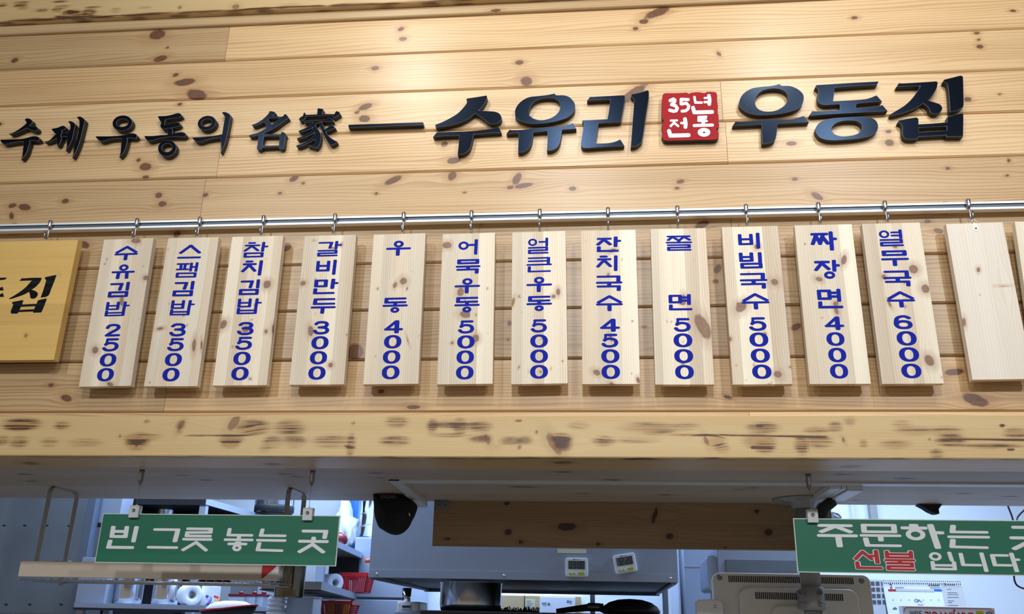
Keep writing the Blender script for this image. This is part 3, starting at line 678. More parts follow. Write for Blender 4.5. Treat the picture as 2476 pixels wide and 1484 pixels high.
def bieup(x0, x1, y0, y1, m): return [[(x0, y1), (x0, y0), (x1, y0), (x1, y1)], [(x0, m), (x1, m)]]
GL = {
 '수': [[(.03,.58),(.5,1),(.97,.58)], [(0,.42),(1,.42)], [(.5,.42),(.5,0)]],
 '유': [O(.5,.8,.17,.18), [(0,.46),(1,.46)], [(.28,.46),(.26,0)], [(.7,.46),(.72,0)]],
 '우': [O(.5,.8,.17,.18), [(0,.46),(1,.46)], [(.48,.46),(.48,0)]],
 '김': [[(.06,.93),(.6,.93),(.53,.5)], [(.93,1),(.93,.48)]] + box_(.03,.93,0,.3),
 '밥': bieup(.03,.52,.48,1,.75) + [[(.84,1),(.82,.42)], [(.84,.74),(1,.74)]] + bieup(.03,.82,0,.34,.2),
 '스': [[(.05,.42),(.5,1),(.97,.42)], [(0,.02),(1,.02)]],
 '팸': [[(0,.95),(.52,.95)], [(0,.55),(.52,.55)], [(.16,.95),(.17,.55)], [(.37,.95),(.36,.55)], [(.68,.98),(.68,.45)], [(.96,1),(.95,.42)], [(.68,.72),(.96,.72)]] + box_(.04,.94,0,.26),
 '참': [[(.18,1),(.40,1)], [(.03,.82),(.62,.82)], [(.34,.82),(.0,.45)], [(.34,.74),(.6,.45)], [(.84,1),(.82,.4)], [(.84,.72),(1,.72)]] + box_(.03,.82,0,.25),
 '치': [[(.18,1),(.42,1)], [(.05,.8),(.62,.8)], [(.36,.8),(.0,.28)], [(.36,.68),(.64,.3)], [(.94,1),(.92,0)]],
 '갈': [[(.04,.95),(.6,.95),(.53,.56)], [(.84,1),(.82,.5)], [(.84,.76),(1,.76)]] + rieul(.03,.84,0,.36),
 '비': bieup(.03,.6,.27,.93,.62) + [[(.95,1),(.93,0)]],
 '만': box_(.05,.5,.52,.95) + [[(.84,1),(.82,.38)], [(.84,.74),(1,.74)], [(.04,.3),(.03,0),(.86,0)]],
 '두': [[(.95,1),(.1,1),(.08,.66),(.96,.66)], [(0,.4),(1,.4)], [(.48,.4),(.47,0)]],
 '동': [[(.93,1),(.08,1),(.07,.72),(.93,.72)], [(.5,.72),(.5,.48)], [(0,.48),(1,.48)], O(.5,.16,.14,.14)],
 '어': [O(.24,.62,.22,.24), [(.55,.66),(.94,.66)], [(.95,1),(.93,0)]],
 '묵': box_(.06,.94,.76,1) + [[(0,.5),(1,.5)], [(.5,.5),(.5,.3)], [(.03,.26),(.93,.26),(.92,0)]],
 '얼': [O(.2,.76,.18,.2), [(.58,.77),(.94,.77)], [(.94,1),(.93,.5)]] + rieul(.03,.93,0,.37),
 '큰': [[(.06,1),(.92,1),(.91,.54)], [(.06,.77),(.92,.77)], [(0,.5),(1,.5)], [(.06,.33),(.05,0),(.95,0)]],
 '잔': [[(.03,.92),(.56,.92)], [(.32,.92),(.0,.5)], [(.32,.8),(.56,.5)], [(.84,1),(.82,.36)], [(.84,.74),(1,.74)], [(.03,.28),(.02,0),(.88,0)]],
 '국': [[(.03,1),(.92,1),(.91,.58)], [(0,.55),(1,.55)], [(.5,.55),(.5,.3)], [(.03,.27),(.93,.27),(.92,0)]],
 '쫄': [[(.05,1),(.45,1)], [(.55,1),(.95,1)], [(.25,1),(.05,.74)], [(.25,.95),(.45,.74)], [(.75,1),(.55,.74)], [(.75,.95),(.96,.74)], [(.5,.7),(.5,.54)], [(0,.55),(1,.55)]] + rieul(.05,.94,0,.36),
 '면': box_(.03,.5,.5,.96) + [[(.6,.84),(.93,.84)], [(.6,.62),(.93,.62)], [(.93,1),(.92,.38)], [(.04,.27),(.03,0),(.98,0)]],
 '빔': bieup(.03,.55,.48,1,.75) + [[(.96,1),(.95,.4)]] + box_(.06,.96,0,.26),
 '짜': [[(.02,.92),(.64,.92)], [(.2,.92),(.0,.35)], [(.2,.72),(.32,.4)], [(.5,.92),(.32,.35)], [(.48,.7),(.66,.36)], [(.84,1),(.82,0)], [(.84,.62),(1,.62)]],
 '장': [[(.03,.95),(.56,.95)], [(.32,.95),(.0,.5)], [(.32,.84),(.56,.54)], [(.84,1),(.82,.44)], [(.84,.74),(1,.74)], O(.58,.17,.18,.15)],
 '열': [O(.2,.76,.18,.2), [(.56,.87),(.94,.87)], [(.56,.66),(.94,.66)], [(.94,1),(.93,.5)]] + rieul(.03,.93,0,.37),
 '무': box_(.06,.94,.74,1) + [[(0,.43),(1,.43)], [(.48,.43),(.47,0)]],
 '빈': bieup(.06,.6,.55,1,.8) + [[(.98,1),(.95,.34)], [(.03,.32),(.0,.02),(.92,.02)]],
 '그': [[(.14,1),(.97,1),(.92,.38)], [(0,.02),(.98,.02)]],
 '릇': [[(.1,1),(.97,1),(.97,.84),(.08,.82),(.07,.66),(.96,.66)], [(.0,.5),(1,.5)], [(.02,0),(.47,.36),(.88,0)]],
 '놓': [[(.1,1),(.08,.72),(.97,.72)], [(.5,.72),(.5,.5)], [(0,.5),(1,.5)], [(.16,.3),(.78,.3)], [(.44,.36),(.54,.36)], O(.47,.12,.12,.11)],
 '는': [[(.12,1),(.08,.72),(.98,.72)], [(0,.49),(1,.49)], [(.06,.33),(.02,.02),(.92,0)]],
 '곳': [[(.1,1),(.95,1),(.92,.7)], [(.5,.66),(.5,.5)], [(0,.5),(1,.5)], [(.02,0),(.48,.36),(.9,0)]],
 '주': [[(.04,1),(.88,1)], [(.47,.97),(.07,.7)], [(.45,.97),(.87,.7)], [(0,.5),(1,.5)], [(.52,.5),(.54,0)]],
 '문': box_(.06,.9,.68,1) + [[(0,.5),(1,.5)], [(.5,.5),(.5,.28)], [(.08,.34),(.11,.02),(.98,.02)]],
 '하': [[(.24,1),(.32,1)], [(0,.88),(.56,.88)], O(.3,.58,.2,.2), [(.74,1),(.86,0)], [(.8,.67),(1,.67)]],
 '선': [[(.02,.55),(.32,.95),(.66,.55)], [(.64,.72),(.86,.72)], [(.88,1),(.9,.34)], [(.06,.32),(.07,.02),(1,.02)]],
 '불': bieup(.05,.95,.68,1,.86) + [[(0,.52),(1,.52)], [(.5,.52),(.5,.36)]] + rieul(.06,.94,0,.35),
 '입': [O(.22,.77,.2,.19), [(.84,1),(.9,.55)]] + bieup(.07,.98,.02,.42,.24),
 '니': [[(.02,.96),(.06,.32),(.74,.32)], [(.88,1),(.97,0)]],
 '다': [[(.58,.9),(.02,.9),(.07,.32),(.66,.32)], [(.78,1),(.88,0)], [(.83,.66),(1,.66)]],
 '계': [[(0,.9),(.4,.9),(.3,.3)], [(.45,.7),(.7,.7)], [(.45,.5),(.7,.5)], [(.7,1),(.7,.1)], [(.98,1),(.98,0)]],
 '육': [O(.5,.82,.2,.14), [(0,.5),(1,.5)], [(.3,.5),(.3,.3)], [(.65,.5),(.65,.3)], [(.1,.25),(.9,.25),(.9,0)]],
 '설': [[(.02,.55),(.3,.98),(.6,.55)], [(.6,.75),(.9,.75)], [(.92,1),(.92,.45)]] + rieul(.1,.9,0,.36),
 '탕': [[(.5,.95),(.02,.95),(.02,.5),(.5,.5)], [(.02,.72),(.5,.72)], [(.8,1),(.8,.4)], [(.8,.7),(1,.7)], O(.5,.16,.25,.14)],
}
DG = {  # heavy extended figures: (strokes, rings)
 '0': ['ring'],
 '2': [[(.04,.74),(.16,.93),(.5,1),(.84,.93),(.93,.74),(.80,.55),(.4,.3),(.06,.03)], [(.06,.02),(1,.02)]],
 '3': [[(.06,.84),(.22,.97),(.5,1),(.82,.95),(.93,.78),(.82,.6),(.5,.53)], [(.34,.53),(.5,.53),(.86,.46),(1,.27),(.88,.07),(.5,0),(.16,.05),(.0,.22)]],
 '4': [[(.72,0),(.72,1)], [(.66,1),(.0,.28)], [(0,.27),(1,.27)]],
 '5': [[(.92,1),(.2,1)], [(.2,1),(.1,.52)], [(.1,.55),(.3,.65),(.55,.67),(.86,.58),(.98,.34),(.86,.1),(.5,0),(.16,.05),(.0,.2)]],
 '6': [[(.92,.86),(.72,.98),(.45,1),(.14,.86),(.02,.5),(.04,.25),(.2,.06),(.5,0),(.84,.06),(.98,.27),(.86,.5),(.5,.58),(.2,.52),(.05,.36)]],
}
def put_glyph(ink, ch, x0, x1, y0, y1, pen=0.072, sh=0.0, scale_w=1.0):
    w, h = x1-x0, y1-y0
    if ch in DG:
        px_, py_ = 0.125, 0.085
        T = lambda x, y: (x0 + (px_+(1-2*px_)*x)*w, y0 + (py_+(1-2*py_)*y)*h)
        if ch == '0':
            T2 = lambda x, y: (x0+x*w, y0+y*h)
            ink.ring(.5, .5, .36, .42, .14, .08, T2, 36, 2.25); return
        ry_ = py_
        kx, ky = px_/(1-2*px_), ry_/(1-2*py_)
        def curve(q):
            if len(q) < 4: return q
            o = []; P = [Vector(p) for p in q]
            for i in range(len(P)-1):
                p0, p1, p2, p3 = P[max(0, i-1)], P[i], P[i+1], P[min(len(P)-1, i+2)]
                for k in range(4):
                    u = k/4; v = .5*((2*p1)+(p2-p0)*u+(2*p0-5*p1+4*p2-p3)*u*u+(3*p1-p0-3*p2+p3)*u**3); o.append((v.x, v.y))
            return o + [q[-1]]
        for s in DG[ch]:
            s = curve(s)
            n = kx*0.92 if ch != '4' else kx
            if ch == '5' and len(s) == 2 and s[0][0] < .3: ink.stroke(s, kx*.62, ky, T)
            elif ch == '4' and s[0] == (.66, 1): ink.stroke(s, kx*.75, ky*.9, T)
            else: ink.stroke(s, n, ky, T, 2.3)
        return
    p = pen
    T = lambda x, y: (x0 + (p+(1-2*p)*x)*w + sh*(y-.5)*w, y0 + (p+(1-2*p)*y)*h)
    k = p/(1-2*p)
    for s in GL[ch]:
        if s[0] == 'o': ink.ring(s[1], s[2], s[3], s[4], k*.85, k*.85, T)
        else: ink.stroke(s, k*1.12, k*.88, T)

# ------------------------------------------------------------------ seal
SX, SY, SS = 1580, 200, 8.729
t = empty('seal_plaque', (0, 0, 0), 'red square seal plaque with white lettering between the large black letters', 'plaque')
sl = px_loop([(195,260),(230,225),(300,218),(450,218),(600,212),(700,208),(750,230),(800,210),(950,198),(1080,215),(1130,193),(1290,195),(1340,240),(1345,380),(1360,500),(1355,620),(1375,700),(1375,830),(1385,920),(1325,985),(1370,1040),(1380,1130),(1340,1190),(1200,1205),(1000,1205),(700,1215),(450,1218),(250,1220),(200,1180),(175,1120),(195,1050),(180,950),(180,870),(215,800),(180,740),(175,560),(180,380)], SX, SY, SS, YL, True, 60)
sc_ = Vector((sum(p[0] for p in sl)/len(sl), YW, sum(p[1] for p in sl)/len(sl))); t.location = sc_
me = outline_mesh('seal_block', [[(x-sc_.x, z-sc_.z) for x, z in sl]], YL-YW+.001, LT-.0022, 0.0006)
b_ = link('black_block', me, [MAT['black_edge']], t)
me = outline_mesh('red_face', [[((x-sc_.x)*.998, (z-sc_.z)*.998) for x, z in sl]], YL-YW, 0.0010)
link('red_face', me, [MAT['seal_red']], t)
def seal_place(x, y, h):
    p = W(SX+x/SS, SY+y/SS, YL); return (p.x-sc_.x, YL-YW-h, p.z-sc_.z)
ik = Ink(seal_place)
for pts, wd_ in (([(352,378),(420,348),(452,368),(442,412),(385,462)],34),([(385,465),(468,490),(502,540),(482,590),(425,604),(345,582)],34),
  ([(732,357),(585,352),(585,448)],32),([(600,452),(690,432),(745,490),(730,555),(680,595),(603,602)],31),
  ([(865,305),(885,420),(1015,422)],26),([(1080,325),(1140,322)],22),([(1080,412),(1150,408)],26),([(1170,278),(1188,370),(1178,452)],38),([(835,530),(862,628),(1238,618)],40),
  ([(365,800),(500,797)],22),([(440,800),(430,850),(365,915)],25),([(440,850),(520,915)],25),([(590,852),(655,852)],26),([(665,770),(680,860),(675,935)],40),([(330,1020),(356,1118),(740,1108)],42),
  ([(1115,718),(952,722),(950,805),(1125,810)],23),([(965,765),(1110,760)],17),([(1050,815),(1050,880)],38),([(860,905),(1245,895)],32)):
    ik.stroke(pts, wd_, wd_, sq=2.3)
o_ = ell(1066, 1048, 134, 92, 0, 30); i_ = ell(1068, 1050, 28, 18, 0, 30)
ik.poly(o_, [i_])
ik.build('white_lettering', MAT['vinyl_white'], t)

# ------------------------------------------------------------------ hanging rail with its hooks
YR = 2.465
zr1 = W(1238, (541+484)/2+.5, YR).z; zr0 = W(1238, (558.4+504.4)/2, YR).z
xr0, xr1 = -2.6, 1.75
hr = zr1-zr0
t = empty('hanging_rail', ((xr0+xr1)/2, YW, (zr0+zr1)/2), 'long aluminium rail across the plank wall that carries the menu boards', 'rail')
zc_ = (zr0+zr1)/2; xm = (xr0+xr1)/2
def profile_x(mb, prof, x0, x1):
    a = [mb.bm.verts.new((x0, y, z)) for y, z in prof]; b = [mb.bm.verts.new((x1, y, z)) for y, z in prof]
    n = len(prof); mb.bm.faces.new(a); mb.bm.faces.new(b[::-1])
    for k in range(n): mb.bm.faces.new((a[k], b[k], b[(k+1) % n], a[(k+1) % n]))
h2 = hr/2
pr = [(YR, h2-.001), (YR+.001, h2), (YR+.021, h2), (YR+.021, -h2), (YR+.001, -h2), (YR, -h2+.001), (YR, -h2*.46), (YR+.002, -h2*.42), (YR+.0042, -h2*.42), (YR+.0042, h2*.42), (YR+.002, h2*.42), (YR, h2*.46)]
xsplit = W(880, 528, YR).x
mb = MB()
profile_x(mb, [(y-YW, z) for y, z in pr], xr0-xm, xsplit-xm-.0004); profile_x(mb, [(y-YW, z) for y, z in pr], xsplit-xm+.0004, xr1-xm)
ro = mb.build('rail_profile', [MAT['chrome'], MAT['groove']], t)
for f in ro.data.polygons:
    if abs(f.center.z) < h2*.44 and f.center.y > YR-YW+.0005 and f.center.y < YR-YW+.0095 and abs(f.normal.x) < .5: f.material_index = 1
for px in (27, 1160, 2300):
    x = W(px, 535, YR+.01).x - xm
    m2 = MB().box((x-.004, YR+.020-YW, -.008), (x+.004, 0.0, h2+.012), .001).box((x-.004, -.004, h2-.004), (x+.004, 0.0, h2+.018), .001)
    m2.lathe([(.0028, -.006), (.0022, -.0075)], (x, 0, h2+.010), 'Y', 12)
    m2.build('mounting_bracket', MAT['screw'], t)
HOOKX = [121, 331, 483, 637, 810, 976, 1140, 1305, 1470, 1638, 1804, 1979, 2140, 2342]
HOOKZ = []
def make_hook():
    r = empty('rail_hook', (0, 0, 0), 'x', 'hook', 'chrome hooks along the rail')
    mb = MB().lathe([(0.0, h2+.0046), (.0050, h2+.0044), (.0064, h2+.003), (.0066, h2*.2), (.0066, -h2*.50), (.0056, -h2*.64), (.0, -h2*.66)], (0, -.0070, 0), 'Z', 20)
    mb.box((-.0048, -.0075, -h2*.45), (.0048, .0004, h2+.0022), .001)
    mb.build('clip', MAT['hook'], r)
    pts = [(0, -.0062, -h2*.5), (0, -.0062, -h2-.008), (0, -.0062, -h2-.027), (0, -.0075, -h2-.0325), (0, -.0115, -h2-.0365), (0, -.0165, -h2-.0370), (0, -.0210, -h2-.034), (0, -.0228, -h2-.029), (0, -.0234, -h2-.016)]
    MB().tube(pts, .0026, 10).build('hook_wire', MAT['hook'], r)
    return r
hook0 = make_hook()
hooks = []
ORD = ['leftmost hook, above the yellow board', 'above the first blue-lettered board from the left', 'above the second blue-lettered board from the left', 'above the third blue-lettered board from the left', 'above the fourth blue-lettered board from the left', 'above the fifth board, with a wide gap in its name', 'above the sixth blue-lettered board from the left', 'above the seventh blue-lettered board, near the middle', 'above the 4500 board', 'above the ninth board, with a wide gap in its name', 'above the tenth blue-lettered board from the left', 'above the board priced 4000 near the right', 'above the 6000 board', 'above the blank board at the right']
for i, px in enumerate(HOOKX):
    r = hook0 if i == 0 else hook0.copy()
    if i:
        COL.objects.link(r)
        for c in hook0.children:
            q = c.copy(); COL.objects.link(q); q.parent = r
    yy = 541-(541-484)*px/2476 + 8
    r.location = (W(px, yy, YR-.006).x, YR, zc_); r['label'] = 'small chrome rail hook ' + ORD[i]
    hooks.append(r)

# ------------------------------------------------------------------ menu boards
YF = 2.446                                   # front of the boards
BT = 0.022
def board_block(w, h, rs, knots, n_lam, mat, name, parent, tone=None, thick=BT, chip=False):
    """solid glued-up board, origin at its top centre, front at local y=0, strips vertical"""
    cuts = [-w/2]
    for i in range(n_lam-1): cuts.append(-w/2 + w*(i+1+rs.uniform(-.28, .28))/n_lam)
    cuts.append(w/2)
    wd_ = Wood()
    for i in range(n_lam):
        a, b = cuts[i], cuts[i+1]
        kk = [k for k in knots if a-.012 < k[1] < b+.012]
        # knots are cut off where a strip ends
        wd_.block(-h, 0.0, a, b, thick, lambda l, x, d: (x, d, l), kk, (rs.randint(1, 9)+rs.random())/7.31, dl=.006, da=.0032, ch0=(.0007, .0007) if i == 0 else (0, 0), ch1=(.0007, .0007) if i == n_lam-1 else (0, 0), goff=rs.uniform(0, 5), depth_n=3)
    return wd_.build(name, mat, parent)
def frame_of(tl, tr, br, bl, Y):
    a, b, c, d = (W(*p, Y) for p in (tl, tr, br, bl))
    w = ((b-a).length + (c-d).length)/2
    tc = (a+b)/2; bc = (c+d)/2; h = (tc-bc).length
    v = tc-bc; tilt = math.atan2(v.x, v.z)          # lean in the wall plane
    return tc, w, h, tilt
def C(ox, oy, s, q): return [(ox+x/s, oy+y/s) for x, y in q]
c6 = (0, 490, 3.158); c7 = (340, 490, 3.157); c8 = (860, 490, 3.157); c9 = (1380, 490, 3.157); c10 = (1900, 470, 3.028)
BOARDS = [
 (c6, [(797,282),(1170,270),(1000,1400),(597,1402)], '수유김밥', [(878,1052,330,440),(855,1028,468,582),(828,993,605,722),(803,986,755,866)], '2500', [(800,925,925,1022),(783,911,1035,1135),(763,888,1150,1250),(743,869,1262,1363)], [(800,467,6,6),(1113,573,20,18),(727,1125,22,26),(930,750,14,40),(838,1385,30,14),(1040,290,40,20),(860,715,22,10)]),
 (c7, [(212,270),(595,263),(433,1400),(22,1400)], '스팸김밥', [(288,466,320,428),(270,440,455,572),(247,414,597,715),(226,409,743,860)], '3500', [(221,348,920,1020),(205,334,1033,1133),(187,315,1147,1247),(168,297,1260,1363)], [(150,960,26,12),(408,1085,14,50),(355,935,5,8),(465,1085,8,40)]),
 (c7, [(700,262),(1088,250),(963,1393),(548,1394)], '참치김밥', [(788,971,300,418),(771,936,440,558),(752,915,585,705),(735,921,730,850)], '3500', [(737,866,910,1010),(724,855,1023,1123),(709,840,1137,1239),(693,825,1252,1355)], [(630,930,24,34),(800,965,28,26),(965,625,26,30),(957,982,12,16),(836,1342,12,8),(1015,965,14,36)]),
 (c7, [(1252,255),(1645,243),(1552,1387),(1133,1388)], '갈비만두', [(1349,1530,293,410),(1337,1500,435,552),(1317,1507,580,698),(1302,1489,728,848)], '3000', [(1317,1443,903,1005),(1304,1435,1018,1118),(1293,1423,1132,1233),(1281,1412,1248,1350)], [(1325,287,10,7),(1532,320,10,14),(1468,348,16,8),(1240,615,20,18),(1300,980,20,40),(1450,1238,18,18)]),
 (c8, [(137,243),(535,233),(477,1382),(57,1385)], '우동', [(235,420,287,405),(207,396,723,843)], '4000', [(217,363,897,997),(217,349,1010,1112),(208,341,1126,1228),(200,335,1242,1347)], [(365,598,26,26),(168,655,8,8),(392,655,6,12),(300,630,14,22),(398,1050,5,40)]),
 (c8, [(665,240),(1065,229),(1045,1382),(619,1385)], '어묵우동', [(780,938,280,398),(766,951,430,543),(757,948,573,692),(755,945,718,840)], '5000', [(780,908,898,998),(775,908,1012,1112),(770,903,1127,1230),(766,900,1244,1348)], [(695,325,34,24),(915,1035,24,28),(736,1070,12,10),(1005,655,6,8),(800,680,26,34),(840,850,40,26)]),
 (c8, [(1195,228),(1602,215),(1618,1380),(1187,1383)], '얼큰우동', [(1312,1478,268,390),(1305,1497,415,530),(1305,1497,562,682),(1305,1497,710,830)], '5000', [(1335,1463,890,990),(1333,1467,1005,1105),(1333,1468,1120,1222),(1332,1468,1238,1342)], [(1248,715,8,10),(1510,715,16,14),(1545,680,14,24),(1246,1255,6,12),(1412,1290,10,7),(1200,760,10,34),(1490,1265,5,8)]),
 (c9, [(80,214),(495,207),(530,1383),(87,1383)], '잔치국수', [(196,384,258,376),(196,366,402,523),(194,393,555,675),(195,396,706,828)], '4500', [(222,376,885,985),(233,366,1000,1105),(233,372,1118,1223),(235,376,1237,1345)], [(318,365,26,14),(287,548,10,12),(197,1295,26,20),(515,1355,12,22),(310,1383,18,12),(305,1030,10,30)]),
 (c9, [(610,200),(1030,195),(1098,1387),(643,1387)], '쫄면', [(726,925,250,367),(744,928,697,822)], '5000', [(785,918,880,985),(785,928,997,1103),(790,934,1117,1223),(797,940,1238,1346)], [(1008,945,42,90,-25),(865,735,14,36),(850,770,24,10),(735,905,4,8),(860,1225,14,7)]),
 (c9, [(1152,187),(1580,175),(1695,1385),(1236,1386)], '비빔국수', [(1275,1451,230,352),(1283,1466,378,503),(1292,1499,535,658),(1306,1515,690,815)], '5000', [(1358,1496,874,978),(1364,1508,990,1098),(1374,1520,1113,1220),(1385,1532,1235,1344)], [(1300,795,30,42,40),(1555,605,30,26),(1425,335,20,18),(1215,1040,12,14),(1580,1310,28,24),(1678,1252,10,8),(1520,1380,14,6),(1482,1005,12,16)]),
 (c10, [(62,228),(485,215),(622,1385),(178,1388)], '짜장면', [(182,375,270,413),(209,398,478,622),(229,416,690,835)], '4000', [(282,427,893,993),(298,429,1008,1108),(311,442,1122,1228),(324,456,1240,1347)], [(245,620,26,16),(365,800,20,18),(425,480,16,36),(370,850,14,30)]),
 (c10, [(557,215),(980,205),(1160,1383),(705,1387)], '열무국수', [(680,864,257,380),(698,899,408,525),(718,919,556,675),(740,944,708,828)], '6000', [(786,930,884,986),(812,957,1000,1106),(829,975,1118,1224),(846,992,1238,1345)], [(935,545,30,30),(720,605,16,20),(1022,690,26,30),(1050,1215,26,36),(800,380,14,12),(760,800,8,26)]),
]
ROM = ['reading 2500, first from the left', 'reading 3500 with a wide name gap after its top letter peak, second from left', 'reading 3500, third from the left', 'reading 3000', 'reading 4000 with two widely spaced name letters', 'reading 5000 with a dark knot in its top left corner', 'reading 5000 at the middle of the row', 'reading 4500', 'reading 5000 with a large oval knot at its right edge', 'reading 5000, tenth from the left', 'reading 4000 with three spaced name letters', 'reading 6000']
ROM[1] = 'reading 3500, second from the left'
def hanger(parent, w, top, hook, name='hanging_ring'):
    """wire triangle from the back of a board up to its hook; local coordinates of the board"""
    bx = hook.location.x; bz = zc_-h2-.0370; by = YR-.0165
    c_, s_ = math.cos(-parent.rotation_euler.y), math.sin(-parent.rotation_euler.y)
    d = Vector((bx, by, bz)) - parent.location
    # into the board's tilted frame
    lx = d.x*math.cos(parent.rotation_euler.y) - d.z*math.sin(parent.rotation_euler.y)
    lz = d.x*math.sin(parent.rotation_euler.y) + d.z*math.cos(parent.rotation_euler.y)
    ly = d.y
    a = Vector((lx, ly, lz-.0008)); l = Vector((lx-.009, BT+.0008, -.006)); r = Vector((lx+.009, BT+.0008, -.006))
    mb = MB().tube([l, a + Vector((-.0012, 0, 0)), a + Vector((.0012, 0, 0)), r], .0007, 8)
    mb.tube([l, r], .0007, 8)
    mb.box((lx-.006, BT, -.030), (lx+.006, BT+.0012, -.004))
    return mb.build(name, MAT['wire'], parent)
GBRD = 'wooden menu boards hanging from the rail'
def glyph_box(cx, tc, tilt, x0, x1, y0, y1, Y):
    """pixel bounding box -> local rectangle on the board front"""
    m = (y0+y1)/2
    l = W(x0, m, Y); r = W(x1, m, Y); t_ = W((x0+x1)/2, y0, Y); b = W((x0+x1)/2, y1, Y)
    def loc(p):
        d = p - tc; c, s = math.cos(tilt), math.sin(tilt)
        return (d.x*c - d.z*s, d.x*s + d.z*c)
    (lx, lz), (rx, rz), (_, tz), (_, bz) = loc(l), loc(r), loc(t_), loc(b)
    return lx, rx, bz, tz
for i, (cc, q, nm, nb, pr_, pb, kn) in enumerate(BOARDS):
    rs = random.Random(40+i*7)
    tc, w, h, tilt = frame_of(*C(*cc, q), YF)
    r = empty('menu_board', tc, 'pale board with blue lettering, ' + ROM[i], 'menu board', GBRD, (0, tilt, 0))
    def lk(k):
        p = W(cc[0]+k[0]/cc[2], cc[1]+k[1]/cc[2], YF); d = p-tc; c, s = math.cos(tilt), math.sin(tilt)
        mp = 1.12/2150*2.6/cc[2]*1.0
        return (d.x*s+d.z*c, d.x*c-d.z*s, k[3]*mp, k[2]*mp, R(k[4]) if len(k) > 4 else R(rs.uniform(-25, 25)))
    knots = [lk(k) for k in kn] + [(rs.uniform(-.48, -.02), rs.uniform(-w/2, w/2), rs.uniform(.0015, .004), rs.uniform(.0012, .003), 0) for _ in range(5)]
    bo = board_block(w, h, rs, knots, rs.choice((4, 5)), MAT['board'], 'board', r)
    for nm_, chars, boxes, kind in (('name_letter', nm, nb, 0), ('price_figure', pr_, pb, 1)):
        for ch, b in zip(chars, boxes):
            ik = Ink(lambda x, y, hh: (x, -hh-.00005, y))
            px = [cc[0]+b[0]/cc[2], cc[0]+b[1]/cc[2], cc[1]+b[2]/cc[2], cc[1]+b[3]/cc[2]]
            x0, x1, y0, y1 = glyph_box(0, tc, tilt, *px, YF)
            dense = ch in '쫄열팸큰얼갈밥참'
            put_glyph(ik, ch, x0, x1, y0, y1, 0.058 if dense else 0.072)
            ik.build(nm_, MAT['vinyl_blue'], bo)
    hanger(r, w, tc, hooks[i+1])

# blank board turned round on its strap hanger, and the one cut by the frame
rs = random.Random(99)
tc, w, h, tilt = frame_of(*C(*c10, [(1160,212),(1602,208),(1800,1353),(1380,1353)]), YF+.003)
r = empty('menu_board', tc, 'blank white pine board with brass strap hanger on its face, near the right edge', 'menu board', GBRD, (0, tilt, 0))
kb2 = [(-.195, .048, .003, .022, 0), (-.145, -.012, .008, .005, .2), (-.19, .05, .012, .028, 0), (-.30, -.075, .014, .005, .1), (-.22, -.02, .002, .002, 0)]
board_block(w, h, rs, [(k[0], k[1], k[2], k[3], k[4]) for k in kb2[:2]+kb2[3:]], 3, MAT['blank'], 'board', r)
hk = hooks[13]
d = Vector((hk.location.x, YR-.0165, zc_-h2-.0370)) - tc
ct, st = math.cos(tilt), math.sin(tilt)
lx, lz = d.x*ct-d.z*st, d.x*st+d.z*ct
sx_ = lx+.004
mb = MB()
pl = [(-.0065, .0005), (.0065, .0005)] + [(.0065*math.cos(a), -.0185+.0065*math.sin(a)) for a in np.linspace(0, -math.pi, 13)]
mb.prism([(sx_+x, z) for x, z in pl], -.0012, 0.0)
mb.cyl((sx_-.0065, -.0010, .0005), (sx_+.0065, -.0010, .0005), .0014, 10)
sp = mb.build('strap_plate', MAT['brass'], r)
MB().tube([(sx_-.0095, -.0010, .0010), (lx-.0012, d.y, lz-.0008), (lx+.0012, d.y, lz-.0008), (sx_+.0095, -.0010, .0010), (sx_-.0095, -.0010, .0010)], .0009, 8).build('hanging_ring', MAT['brass'], r)
ms = MB().lathe([(.0034, -.0012), (.0030, -.0026), (.0, -.0030)], (sx_, 0, -.0170), 'Y', 16)
ms.box((sx_-.0026, -.0034, -.0174), (sx_+.0026, -.0028, -.0166)).box((sx_-.0004, -.0034, -.0196), (sx_+.0004, -.0028, -.0144))
ms.build('screw', MAT['screw'], sp)
a = W(1900+1678/3.028, 470+205/3.028, YF); b_ = W(1900+1678/3.028, 470+205/3.028, YF)
w2, h2b = .166, .486
tl2 = R(2.2)
tc2 = Vector((a.x + w2/2*math.cos(tl2), YF, a.z - w2/2*math.sin(tl2)*0))
r = empty('menu_board', tc2, 'blank pale board cut off by the right edge of the photo', 'menu board', GBRD, (0, R(2.0), 0))
board_block(w2, h2b, random.Random(7), [], 4, MAT['board'], 'board', r)
hk2 = hook0.copy(); COL.objects.link(hk2)
for c in hook0.children:
    q = c.copy(); COL.objects.link(q); q.parent = hk2
hk2.location = (tc2.x+.004, YR, zc_); hk2['label'] = 'small chrome rail hook above the board cut off at the right edge'
hanger(r, w2, tc2, hk2)

